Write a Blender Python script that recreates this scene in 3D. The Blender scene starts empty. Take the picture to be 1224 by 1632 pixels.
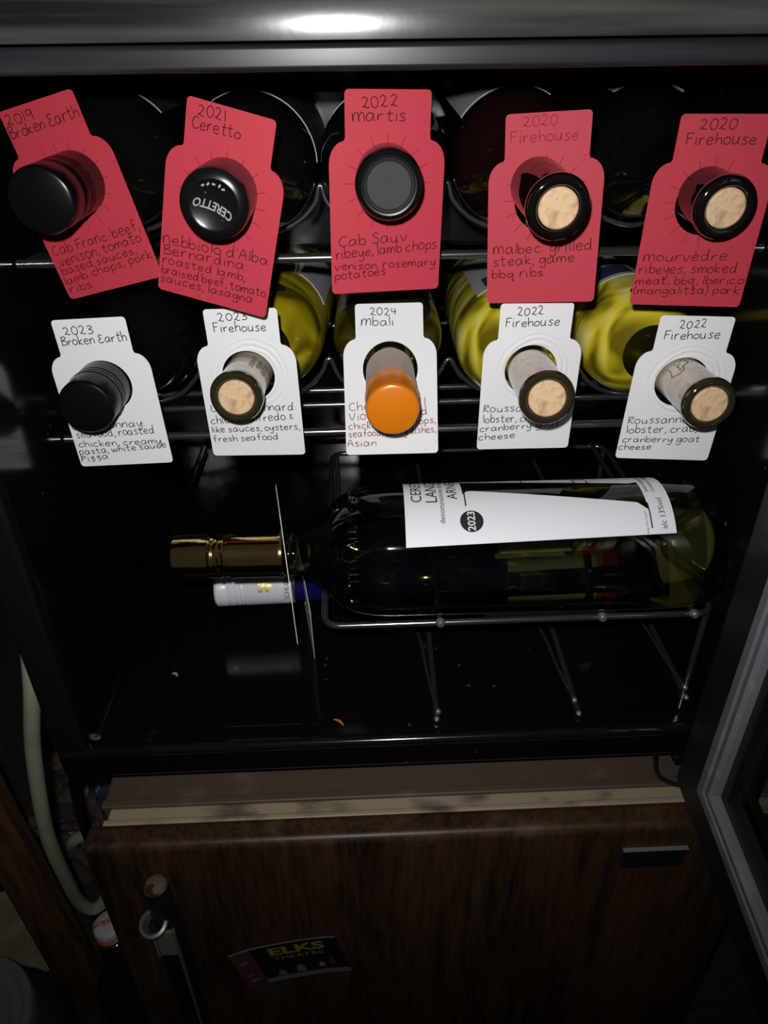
import bpy, bmesh, math, random
from mathutils import Vector, Matrix, noise
random.seed(7)
SC = bpy.context.scene
COL = SC.collection
PI = math.pi
# ---------------------------------------------------------------- camera (origin = lens; +Y into the cooler, Z up)
cam_d = bpy.data.cameras.new('camera'); cam = bpy.data.objects.new('camera', cam_d); COL.objects.link(cam)
cam_d.sensor_fit = 'HORIZONTAL'; cam_d.sensor_width = 36.0; cam_d.lens = 1150.0/1224.0*36.0
cam_d.clip_start = 0.005; cam_d.clip_end = 20
YV = Vector((560-612, -(100-816), -1150)).normalized()
XV = Vector((math.cos(.015), math.sin(.015), 0)); XV = (XV - YV*XV.dot(YV)).normalized()
ZV = XV.cross(YV)
cam.matrix_world = Matrix((XV, YV, ZV)).to_4x4()          # rows of R^T: world axes seen in camera space
SC.camera = cam
# ---------------------------------------------------------------- world, flash, exposure
w = bpy.data.worlds.new('World'); SC.world = w; w.use_nodes = True
w.node_tree.nodes['Background'].inputs[0].default_value = (1.0, .86, .7, 1)
w.node_tree.nodes['Background'].inputs[1].default_value = .006
fl = bpy.data.lights.new('phone_flash', 'SPOT'); fl.energy = 1.85; fl.shadow_soft_size = .0045; fl.color = (1, .99, .975)
fl.spot_size = math.radians(112); fl.spot_blend = 1.0
flo = bpy.data.objects.new('phone_flash', fl); COL.objects.link(flo); flo.location = (-.012, .0, .026)
flo.rotation_euler = Vector((.02, .93, -.42)).to_track_quat('-Z', 'Y').to_euler()
vs = SC.view_settings; vs.view_transform = 'Standard'; vs.look = 'None'; vs.gamma = 1; vs.use_curve_mapping = False
vs.exposure = 2.05
SC.cycles.max_bounces = 14; SC.cycles.transmission_bounces = 12; SC.cycles.transparent_max_bounces = 16; SC.cycles.glossy_bounces = 6
SC.cycles.caustics_reflective = False; SC.cycles.caustics_refractive = False; SC.cycles.use_denoising = True

# ---------------------------------------------------------------- materials
def mat(name, col, rough=.5, metal=0.0, spec=.5, coat=0.0, trans=0.0, ior=1.5, coat_rough=.05, var=None, bump=None):
    """var=(scale, colour2, amount, stretch) mixes a second colour by noise; bump=(scale, strength)"""
    m = bpy.data.materials.new(name); m.use_nodes = True; nt = m.node_tree; b = nt.nodes['Principled BSDF']
    b.inputs['Base Color'].default_value = (*col, 1); b.inputs['Roughness'].default_value = rough
    b.inputs['Metallic'].default_value = metal; b.inputs['Specular IOR Level'].default_value = spec
    b.inputs['Coat Weight'].default_value = coat; b.inputs['Coat Roughness'].default_value = coat_rough
    b.inputs['Transmission Weight'].default_value = trans; b.inputs['IOR'].default_value = ior
    if var or bump:
        tc = nt.nodes.new('ShaderNodeTexCoord'); mp = nt.nodes.new('ShaderNodeMapping')
        nt.links.new(tc.outputs['Object'], mp.inputs[0])
    if var:
        sc_, c2, amt, st = var; mp.inputs['Scale'].default_value = st
        n = nt.nodes.new('ShaderNodeTexNoise'); n.inputs['Scale'].default_value = sc_; n.inputs['Detail'].default_value = 5
        nt.links.new(mp.outputs[0], n.inputs['Vector'])
        r = nt.nodes.new('ShaderNodeValToRGB'); r.color_ramp.elements[0].position = amt[0]; r.color_ramp.elements[1].position = amt[1]
        r.color_ramp.elements[0].color = (*col, 1); r.color_ramp.elements[1].color = (*c2, 1)
        nt.links.new(n.outputs['Fac'], r.inputs[0]); nt.links.new(r.outputs[0], b.inputs['Base Color'])
    if bump:
        n2 = nt.nodes.new('ShaderNodeTexNoise'); n2.inputs['Scale'].default_value = bump[0]; n2.inputs['Detail'].default_value = 3
        nt.links.new(tc.outputs['Object'], n2.inputs['Vector'])
        bp = nt.nodes.new('ShaderNodeBump'); bp.inputs['Strength'].default_value = bump[1]; bp.inputs['Distance'].default_value = .001
        nt.links.new(n2.outputs['Fac'], bp.inputs['Height']); nt.links.new(bp.outputs[0], b.inputs['Normal'])
    return m

def glass(name, tint, gloss_rough=.03, refr=0.0, ior=1.45, fres=1.5):
    """bottle glass: tinted clear body with a fresnel gloss; refr blends in true refraction"""
    m = bpy.data.materials.new(name); m.use_nodes = True; nt = m.node_tree; nt.nodes.clear()
    out = nt.nodes.new('ShaderNodeOutputMaterial'); mix = nt.nodes.new('ShaderNodeMixShader')
    fr = nt.nodes.new('ShaderNodeFresnel'); fr.inputs[0].default_value = fres
    tr = nt.nodes.new('ShaderNodeBsdfTransparent'); tr.inputs[0].default_value = (*tint, 1)
    gl = nt.nodes.new('ShaderNodeBsdfGlossy'); gl.inputs['Roughness'].default_value = gloss_rough
    body = tr.outputs[0]
    if refr > 0:
        rf = nt.nodes.new('ShaderNodeBsdfRefraction'); rf.inputs['Color'].default_value = (*tint, 1); rf.inputs['IOR'].default_value = ior; rf.inputs['Roughness'].default_value = 0
        m2 = nt.nodes.new('ShaderNodeMixShader'); m2.inputs[0].default_value = refr
        nt.links.new(tr.outputs[0], m2.inputs[1]); nt.links.new(rf.outputs[0], m2.inputs[2]); body = m2.outputs[0]
    nt.links.new(fr.outputs[0], mix.inputs[0]); nt.links.new(body, mix.inputs[1]); nt.links.new(gl.outputs[0], mix.inputs[2])
    nt.links.new(mix.outputs[0], out.inputs[0]); return m

def dusty_black(name, base, rough, speck=.012, thr=.80):
    """glossy black plastic with a scatter of pale dust specks and faint scuffs"""
    m = bpy.data.materials.new(name); m.use_nodes = True; nt = m.node_tree; b = nt.nodes['Principled BSDF']
    tc = nt.nodes.new('ShaderNodeTexCoord')
    v = nt.nodes.new('ShaderNodeTexVoronoi'); v.inputs['Scale'].default_value = 70; nt.links.new(tc.outputs['Object'], v.inputs['Vector'])
    n = nt.nodes.new('ShaderNodeTexNoise'); n.inputs['Scale'].default_value = 9; n.inputs['Detail'].default_value = 6; nt.links.new(tc.outputs['Object'], n.inputs['Vector'])
    lt = nt.nodes.new('ShaderNodeMath'); lt.operation = 'LESS_THAN'; lt.inputs[1].default_value = .085; nt.links.new(v.outputs['Distance'], lt.inputs[0])
    gt = nt.nodes.new('ShaderNodeMath'); gt.operation = 'GREATER_THAN'; gt.inputs[1].default_value = .54; nt.links.new(n.outputs['Fac'], gt.inputs[0])
    mu = nt.nodes.new('ShaderNodeMath'); mu.operation = 'MULTIPLY'; nt.links.new(lt.outputs[0], mu.inputs[0]); nt.links.new(gt.outputs[0], mu.inputs[1])
    mx = nt.nodes.new('ShaderNodeMix'); mx.data_type = 'RGBA'; nt.links.new(mu.outputs[0], mx.inputs[0])
    mx.inputs[6].default_value = (*base, 1); mx.inputs[7].default_value = (speck*4, speck*3.8, speck*3.4, 1)
    nt.links.new(mx.outputs[2], b.inputs['Base Color'])
    r = nt.nodes.new('ShaderNodeMapRange'); r.inputs[1].default_value = .35; r.inputs[2].default_value = .75; r.inputs[3].default_value = rough; r.inputs[4].default_value = rough*1.9
    nt.links.new(n.outputs['Fac'], r.inputs[0]); nt.links.new(r.outputs[0], b.inputs['Roughness'])
    return m

def veneer(name, c1, c2, dust=None):
    m = bpy.data.materials.new(name); m.use_nodes = True; nt = m.node_tree; b = nt.nodes['Principled BSDF']
    tc = nt.nodes.new('ShaderNodeTexCoord'); mp = nt.nodes.new('ShaderNodeMapping'); mp.inputs['Scale'].default_value = (1, 1, .10)
    nt.links.new(tc.outputs['Object'], mp.inputs[0])
    n = nt.nodes.new('ShaderNodeTexNoise'); n.inputs['Scale'].default_value = 34; n.inputs['Detail'].default_value = 9; n.inputs['Roughness'].default_value = .7; n.inputs['Distortion'].default_value = .8
    nt.links.new(mp.outputs[0], n.inputs['Vector'])
    n2 = nt.nodes.new('ShaderNodeTexNoise'); n2.inputs['Scale'].default_value = 320; n2.inputs['Detail'].default_value = 2
    nt.links.new(mp.outputs[0], n2.inputs['Vector'])
    ad = nt.nodes.new('ShaderNodeMath'); ad.operation = 'MULTIPLY_ADD'; ad.inputs[1].default_value = .35; nt.links.new(n2.outputs['Fac'], ad.inputs[0]); nt.links.new(n.outputs['Fac'], ad.inputs[2])
    r = nt.nodes.new('ShaderNodeValToRGB'); r.color_ramp.elements[0].position = .48; r.color_ramp.elements[1].position = .88
    r.color_ramp.elements[0].color = (*c1, 1); r.color_ramp.elements[1].color = (*c2, 1); nt.links.new(ad.outputs[0], r.inputs[0])
    col = r.outputs[0]
    if dust:
        n3 = nt.nodes.new('ShaderNodeTexNoise'); n3.inputs['Scale'].default_value = 22; n3.inputs['Detail'].default_value = 4; nt.links.new(tc.outputs['Object'], n3.inputs['Vector'])
        r3 = nt.nodes.new('ShaderNodeValToRGB'); r3.color_ramp.elements[0].position = .60; r3.color_ramp.elements[1].position = .70
        r3.color_ramp.elements[0].color = (0, 0, 0, 1); r3.color_ramp.elements[1].color = (.55, .55, .55, 1)
        sx = nt.nodes.new('ShaderNodeSeparateXYZ'); nt.links.new(tc.outputs['Object'], sx.inputs[0])
        g = nt.nodes.new('ShaderNodeMath'); g.operation = 'GREATER_THAN'; g.inputs[1].default_value = -.012; nt.links.new(sx.outputs[2], g.inputs[0])
        mu = nt.nodes.new('ShaderNodeMath'); mu.operation = 'MULTIPLY'; nt.links.new(n3.outputs['Fac'], r3.inputs[0]); nt.links.new(r3.outputs[0], mu.inputs[0]); nt.links.new(g.outputs[0], mu.inputs[1])
        mx = nt.nodes.new('ShaderNodeMix'); mx.data_type = 'RGBA'; nt.links.new(mu.outputs[0], mx.inputs[0]); nt.links.new(col, mx.inputs[6]); mx.inputs[7].default_value = (*dust, 1); col = mx.outputs[2]
    nt.links.new(col, b.inputs['Base Color']); b.inputs['Roughness'].default_value = .40; b.inputs['Specular IOR Level'].default_value = .35
    return m

def paper(name, col, ring=False):
    m = bpy.data.materials.new(name); m.use_nodes = True; nt = m.node_tree; b = nt.nodes['Principled BSDF']
    b.inputs['Base Color'].default_value = (*col, 1); b.inputs['Roughness'].default_value = .62; b.inputs['Specular IOR Level'].default_value = .3
    tc = nt.nodes.new('ShaderNodeTexCoord')
    n = nt.nodes.new('ShaderNodeTexNoise'); n.inputs['Scale'].default_value = 900; nt.links.new(tc.outputs['Object'], n.inputs['Vector'])
    h = n.outputs['Fac']; k = .12
    if ring:        # circular dent pressed into the card around the hole
        vm = nt.nodes.new('ShaderNodeVectorMath'); vm.operation = 'DISTANCE'; vm.inputs[1].default_value = (.002, 0, -.0385); nt.links.new(tc.outputs['Object'], vm.inputs[0])
        nd = nt.nodes.new('ShaderNodeTexNoise'); nd.inputs['Scale'].default_value = 60; nt.links.new(tc.outputs['Object'], nd.inputs['Vector'])
        ad = nt.nodes.new('ShaderNodeMath'); ad.operation = 'MULTIPLY_ADD'; ad.inputs[1].default_value = .004; nt.links.new(nd.outputs['Fac'], ad.inputs[0]); nt.links.new(vm.outputs['Value'], ad.inputs[2])
        s = nt.nodes.new('ShaderNodeMath'); s.operation = 'SINE'; mm = nt.nodes.new('ShaderNodeMath'); mm.operation = 'MULTIPLY'; mm.inputs[1].default_value = 1900; nt.links.new(ad.outputs[0], mm.inputs[0]); nt.links.new(mm.outputs[0], s.inputs[0])
        rg = nt.nodes.new('ShaderNodeMapRange'); rg.inputs[1].default_value = .020; rg.inputs[2].default_value = .0255; rg.inputs[3].default_value = 1; rg.inputs[4].default_value = 0; nt.links.new(ad.outputs[0], rg.inputs[0])
        mu = nt.nodes.new('ShaderNodeMath'); mu.operation = 'MULTIPLY'; nt.links.new(s.outputs[0], mu.inputs[0]); nt.links.new(rg.outputs[0], mu.inputs[1])
        a2 = nt.nodes.new('ShaderNodeMath'); a2.operation = 'MULTIPLY_ADD'; a2.inputs[1].default_value = .12; nt.links.new(n.outputs['Fac'], a2.inputs[0]); nt.links.new(mu.outputs[0], a2.inputs[2]); h = a2.outputs[0]; k = .30
    bp = nt.nodes.new('ShaderNodeBump'); bp.inputs['Strength'].default_value = k; bp.inputs['Distance'].default_value = .0008
    nt.links.new(h, bp.inputs['Height']); nt.links.new(bp.outputs[0], b.inputs['Normal'])
    return m

def painted_streaks(name, hi, mid, lo):
    """golden wine; bright and dark streaks of refracted flash painted into its colour"""
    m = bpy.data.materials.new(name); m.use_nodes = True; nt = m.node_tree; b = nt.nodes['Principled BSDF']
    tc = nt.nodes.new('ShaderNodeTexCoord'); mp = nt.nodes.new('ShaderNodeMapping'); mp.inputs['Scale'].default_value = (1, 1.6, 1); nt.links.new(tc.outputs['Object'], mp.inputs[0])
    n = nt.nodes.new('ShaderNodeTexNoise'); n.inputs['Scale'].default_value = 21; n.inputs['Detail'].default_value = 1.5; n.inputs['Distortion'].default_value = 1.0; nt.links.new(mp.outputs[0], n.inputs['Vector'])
    r = nt.nodes.new('ShaderNodeValToRGB'); e = r.color_ramp.elements; e[0].position = .36; e[0].color = (*lo, 1); e[1].position = .64; e[1].color = (*hi, 1); q = e.new(.49); q.color = (*mid, 1)  # ramp paints refracted flash light and the dark between into the base colour
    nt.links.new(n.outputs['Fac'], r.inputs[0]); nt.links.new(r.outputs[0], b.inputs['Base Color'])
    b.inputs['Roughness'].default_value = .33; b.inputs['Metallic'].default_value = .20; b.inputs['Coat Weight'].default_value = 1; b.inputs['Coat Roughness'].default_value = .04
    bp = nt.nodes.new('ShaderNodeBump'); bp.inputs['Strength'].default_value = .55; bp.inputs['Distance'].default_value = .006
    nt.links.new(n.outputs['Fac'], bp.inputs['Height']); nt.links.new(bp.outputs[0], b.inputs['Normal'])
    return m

def amat(name, col, rough, alpha, bsc):
    m = mat(name, col, rough, coat=1, bump=(bsc, 1.0)); m.node_tree.nodes['Principled BSDF'].inputs['Alpha'].default_value = alpha; return m

def cork_mat():
    return mat('cork', (.62, .43, .26), .85, spec=.15, var=(230, (.40, .25, .13), (.50, .72), (1, 1, 1)), bump=(400, .5))

M = dict(
    liner=dusty_black('black_liner_plastic', (.0035, .0035, .004), .10),
    bead=mat('glossy_bead', (.005, .005, .0055), .13, spec=.7, bump=(90, .05)),
    brushed=mat('brushed_plate', (.24, .22, .20), .38, metal=.35), ringdark=mat('ring_hub', (.03, .03, .03), .2, metal=.6),
    baseglass=amat('thick_base', (.13, .125, .05), .12, .55, 60), punt=amat('punt_glass', (.07, .07, .04), .08, .35, 90), puntring=amat('neck_ring_glass', (.10, .10, .035), .1, .6, 80),
    shell=mat('black_shell', (.005, .005, .0055), .36, bump=(600, .15)),
    door=mat('black_door_frame', (.0075, .0075, .008), .45, var=(60, (.05, .05, .05), (.68, .72), (1, 1, 1))),
    header=mat('dusty_header', (.009, .0095, .0105), .20, spec=.42, var=(38, (.055, .056, .052), (.42, .72), (.12, 1, 3)), bump=(60, .06)),
    header2=mat('header_lower', (.010, .011, .013), .34, spec=.22, var=(40, (.03, .032, .036), (.45, .8), (.15, 1, 3))),
    cover=mat('cooling_cover', (.006, .0065, .0075), .26, spec=.22),
    gasket=mat('grey_gasket', (.15, .15, .17), .40, var=(55, (.27, .25, .23), (.60, .80), (1, 1, 1))),
    wire=mat('black_chrome', (.24, .24, .26), .20, metal=.92),
    black=mat('black_cap', (.003, .003, .0035), .27, spec=.20),
    blackgl=mat('black_bottle_glass', (.004, .003, .003), .06, coat=1.0),
    redgl=mat('dark_red_glass', (.010, .003, .003), .05, coat=1.0),
    greygl=mat('dark_bottle_body', (.004, .004, .0045), .10, coat=.6),
    greytop=mat('grey_capsule_top', (.022, .022, .024), .55, spec=.2),
    blackmet=mat('black_capsule_foil', (.004, .004, .0045), .21, spec=.4),
    silver=mat('silver_print', (.32, .32, .36), .35, metal=.4),
    orange=mat('orange_cap', (.62, .17, .004), .30, coat=.3),
    sleeve=mat('cap_sleeve', (.50, .36, .30), .42),
    redcap=mat('dark_neck', (.10, .012, .015), .22, coat=.7),
    cork=cork_mat(),
    corkside=mat('stained_cork', (.58, .50, .42), .5, coat=1, coat_rough=.04, var=(140, (.40, .34, .28), (.45, .70), (1, 1, 1))),
    neckgl=glass('pale_neck_glass', (.97, .96, .92), .04, fres=1.22),
    lipgl=mat('olive_lip_glass', (.022, .018, .009), .05, coat=1),
    paper_red=paper('red_card', (.44, .032, .052)),
    paper_white=paper('white_card', (.76, .76, .77)),
    paper_ring=paper('white_card_dented', (.76, .76, .77), ring=True),
    ink=mat('black_ink', (.018, .016, .020), .6, spec=.2),
    ink_maroon=mat('maroon_ink', (.085, .010, .016), .7, spec=.1),
    ink_faint=mat('faint_ink', (.30, .022, .035), .7, spec=.1),
    ink_brown=mat('reddish_ink', (.20, .055, .045), .6, spec=.2),
    slit=mat('card_slit', (.20, .012, .022), .8, spec=.1),
    yellow=painted_streaks('golden_wine_painted_glow', (1.0, .94, .30), (.92, .76, .035), (.20, .15, .004)),
    yellow2=painted_streaks('olive_wine_painted_glow', (.80, .68, .05), (.42, .33, .006), (.08, .06, .002)),
    olive=mat('dark_olive_glass', (.016, .014, .002), .16, coat=1),
    labelw=mat('white_label', (.62, .63, .66), .55),
    labelg=mat('grey_label', (.50, .51, .54), .55),
    labelb=mat('blue_print', (.03, .035, .10), .5),
    labeld=mat('dark_label', (.02, .02, .022), .5),
    blange=mat('printed_label', (.70, .72, .76), .5),
    gold=mat('gold_foil', (.80, .60, .26), .11, metal=1.0, bump=(700, .05)),
    clear=glass('clear_bottle_glass', (.90, .90, .66), .03, refr=.34, ior=1.33),
    clearneck=glass('glass_relief', (.86, .86, .74), .06, fres=1.7),
    blue=mat('cobalt_glass', (.004, .006, .07), .07, coat=1),
    whitecap=mat('white_cap', (.66, .68, .76), .35, coat=.3),
    goldprint=mat('gold_print', (.62, .50, .22), .4, metal=.5),
    green=mat('green_beer_glass', (.004, .014, .006), .08, coat=1),
    ceramic=mat('white_stopper', (.50, .50, .49), .25, coat=.5),
    rubber=mat('red_rubber', (.55, .10, .05), .5),
    redprint=mat('red_print', (.45, .03, .05), .5),
    steel=mat('steel', (.50, .48, .45), .32, metal=.85),
    veneer=veneer('walnut_veneer', (.0095, .0050, .0030), (.084, .043, .021), dust=(.12, .085, .06)),
    browntop=mat('brown_painted_top', (.086, .060, .043), .5, var=(30, (.12, .09, .07), (.60, .72), (1, 1, 1))),
    beige=mat('beige_gasket', (.35, .28, .185), .55, var=(45, (.12, .085, .06), (.55, .70), (.5, 1, 1))),
    plate=mat('name_plate', (.010, .010, .010), .4),
    platetrim=mat('plate_trim', (.19, .18, .165), .5),
    hbar=mat('dark_handle', (.014, .011, .010), .22, coat=.5),
    dust=mat('dusty_cap', (.13, .085, .055), .8, var=(150, (.012, .010, .009), (.55, .62), (1, 1, 1))),
    hose=mat('pale_green_hose', (.27, .285, .20), .42, var=(30, (.22, .23, .16), (.5, .7), (1, 1, 1))),
    hose2=mat('grey_hose', (.17, .165, .13), .5),
    wood=mat('brown_timber', (.14, .066, .028), .6, var=(30, (.045, .019, .008), (.35, .70), (6, 6, .5)), bump=(120, .3)),
    tan=mat('tan_board', (.17, .12, .07), .7, var=(20, (.12, .085, .05), (.4, .7), (4, 4, 1))),
    card=mat('cardboard', (.33, .26, .17), .8, var=(40, (.19, .15, .10), (.4, .7), (1, 1, 1))),
    teal=mat('teal_plastic', (.035, .07, .085), .5),
    bag=mat('brown_wrapper', (.12, .09, .08), .45, var=(25, (.06, .04, .035), (.4, .6), (1, 1, 1))),
    foil=mat('white_foil', (.8, .8, .8), .25, metal=.3),
    tub=mat('translucent_tub', (.055, .052, .045), .25, coat=.4),
    lid=mat('grey_blue_lid', (.19, .21, .245), .35, coat=.3),
    floor=mat('dark_carpet', (.03, .025, .019), .95, var=(160, (.075, .062, .047), (.4, .7), (1, 1, 1)), bump=(300, 1.0)),
    wall=mat('dark_wall', (.05, .042, .036), .9, bump=(60, .2)),
    glassdoor=mat('door_glass', (.004, .004, .005), .03, coat=1),
    magnet=mat('flyer_dark', (.008, .009, .020), .35),
    magred=mat('flyer_red', (.07, .022, .026), .5), magyel=mat('flyer_yellow', (.26, .20, .025), .5), maggrey=mat('flyer_grey', (.12, .115, .15), .5),
    crumb=mat('orange_crumb', (.45, .13, .03), .6), crumb2=mat('tan_crumb', (.32, .25, .14), .7),
)

# ---------------------------------------------------------------- helpers
def obj(name, verts, faces, m, parent=None, smooth=False, ang=.6, mats=None, fm=None):
    me = bpy.data.meshes.new(name); me.from_pydata([tuple(v) for v in verts], [], faces); me.update()
    me.materials.append(m)
    if mats:
        for q in mats: me.materials.append(q)
        me.polygons.foreach_set('material_index', fm)
    if smooth:
        me.polygons.foreach_set('use_smooth', [True]*len(me.polygons)); me.set_sharp_from_angle(angle=ang)
    o = bpy.data.objects.new(name, me); COL.objects.link(o)
    if parent: o.parent = parent
    return o
def from_bm(name, bm, m, parent=None, smooth=False, ang=.6):
    me = bpy.data.meshes.new(name); bmesh.ops.recalc_face_normals(bm, faces=bm.faces[:]); bm.to_mesh(me); bm.free(); me.materials.append(m)
    if smooth:
        me.polygons.foreach_set('use_smooth', [True]*len(me.polygons)); me.set_sharp_from_angle(angle=ang)
    o = bpy.data.objects.new(name, me); COL.objects.link(o)
    if parent: o.parent = parent
    return o
def thing(name, label, cat, loc=(0, 0, 0), rot=(0, 0, 0), group=None):
    o = bpy.data.objects.new(name, None); COL.objects.link(o); o.empty_display_size = .02
    o.location = loc; o.rotation_euler = rot; o['label'] = label; o['category'] = cat
    if group: o['group'] = group
    return o
def tag(o, label, cat, group=None, kind=None):
    o['label'] = label; o['category'] = cat
    if group: o['group'] = group
    if kind: o['kind'] = kind
    return o
def box_bm(x0, x1, y0, y1, z0, z1, bev=0.0, seg=3, bm=None):
    b = bmesh.new(); r = bmesh.ops.create_cube(b, size=1.0)
    for v in b.verts: v.co = Vector(((x0+x1)/2+v.co.x*(x1-x0), (y0+y1)/2+v.co.y*(y1-y0), (z0+z1)/2+v.co.z*(z1-z0)))
    if bev > 0: bmesh.ops.bevel(b, geom=b.edges[:], offset=bev, segments=seg, affect='EDGES', profile=.5)
    if bm is None: return b
    me = bpy.data.meshes.new('tmp'); b.to_mesh(me); b.free(); bm.from_mesh(me); bpy.data.meshes.remove(me); return bm
def rbox(name, x0, x1, y0, y1, z0, z1, m, parent=None, bev=.003, seg=3):
    o = from_bm(name, box_bm(x0, x1, y0, y1, z0, z1, bev, seg), m, parent, smooth=bev > 0, ang=1.2)
    if bev > 0: wn = o.modifiers.new('normals', 'WEIGHTED_NORMAL'); wn.keep_sharp = True
    return o
def lathe(name, prof, m, parent=None, n=48, ang=.55, cap=True, axis_off=0.0):
    """prof = [(s, r)] along local +Y from the tip"""
    V = []; Fc = []
    for s, r in prof:
        for i in range(n):
            a = 2*PI*i/n; V.append((r*math.cos(a), s, r*math.sin(a)))
    for j in range(len(prof)-1):
        for i in range(n):
            a, b = j*n+i, j*n+(i+1) % n; Fc.append((a, a+n, b+n, b))
    if cap:
        Fc.append(tuple(range(n))); k = (len(prof)-1)*n; Fc.append(tuple(range(k+n-1, k-1, -1)))
    return obj(name, V, Fc, m, parent, smooth=True, ang=ang)
def catmull(P, k=6, closed=False):
    out = []; n = len(P)
    for i in range(n if closed else n-1):
        p0 = P[(i-1) % n] if (closed or i > 0) else P[0]; p1 = P[i]; p2 = P[(i+1) % n]
        p3 = P[(i+2) % n] if (closed or i+2 < n) else P[-1]
        for t in range(k):
            t = t/k
            out.append(tuple(.5*((2*b)+(-a+c)*t+(2*a-5*b+4*c-d)*t*t+(-a+3*b-3*c+d)*t**3) for a, b, c, d in zip(p0, p1, p2, p3)))
    if not closed: out.append(tuple(P[-1]))
    return out
def tube_vf(P, r, n=8, closed=False, rfun=None):
    P = [Vector(p) for p in P]; V = []; Fc = []; up = None; N = len(P)
    for i, p in enumerate(P):
        t = (P[(i+1) % N]-P[i-1]) if (closed or 0 < i < N-1) else (P[1]-P[0] if i == 0 else P[-1]-P[-2])
        t.normalize()
        if up is None:
            up = Vector((0, 0, 1)) if abs(t.z) < .9 else Vector((1, 0, 0))
        a = t.cross(up)
        if a.length < 1e-5: a = t.cross(Vector((1, .3, .2)))
        a.normalize(); up = a.cross(t).normalized(); rr = rfun(i/(N-1)) if rfun else r
        for k in range(n):
            q = 2*PI*k/n; V.append(p+(a*math.cos(q)+up*math.sin(q))*rr)
    for i in range(N if closed else N-1):
        for k in range(n):
            a0 = i*n+k; b0 = i*n+(k+1) % n; a1 = ((i+1) % N)*n+k; b1 = ((i+1) % N)*n+(k+1) % n
            Fc.append((a0, b0, b1, a1))
    if not closed:
        Fc.append(tuple(range(n-1, -1, -1))); k = (N-1)*n; Fc.append(tuple(range(k, k+n)))
    return V, Fc
def tube(name, P, r, m, parent=None, n=10, closed=False, rfun=None):
    V, Fc = tube_vf(P, r, n, closed, rfun); return obj(name, V, Fc, m, parent, smooth=True, ang=1.0)
def text_mesh(s, size, extrude=0.0, align='CENTER', shear=0.0, bold=0.0):
    cu = bpy.data.curves.new('t', 'FONT'); cu.body = s; cu.size = size; cu.extrude = extrude; cu.align_x = align; cu.align_y = 'CENTER'; cu.shear = shear; cu.offset = bold; cu.resolution_u = 3
    o = bpy.data.objects.new('t', cu); COL.objects.link(o); dg = bpy.context.evaluated_depsgraph_get(); dg.update()
    me = bpy.data.meshes.new_from_object(o.evaluated_get(dg)); V = [tuple(v.co) for v in me.vertices]; Fc = [tuple(p.vertices) for p in me.polygons]
    bpy.data.objects.remove(o); bpy.data.curves.remove(cu); bpy.data.meshes.remove(me); return V, Fc
def text_obj(name, s, size, m, parent, f, **kw):
    V, Fc = text_mesh(s, size, **kw); return obj(name, [f(*v) for v in V], Fc, m, parent)

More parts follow.
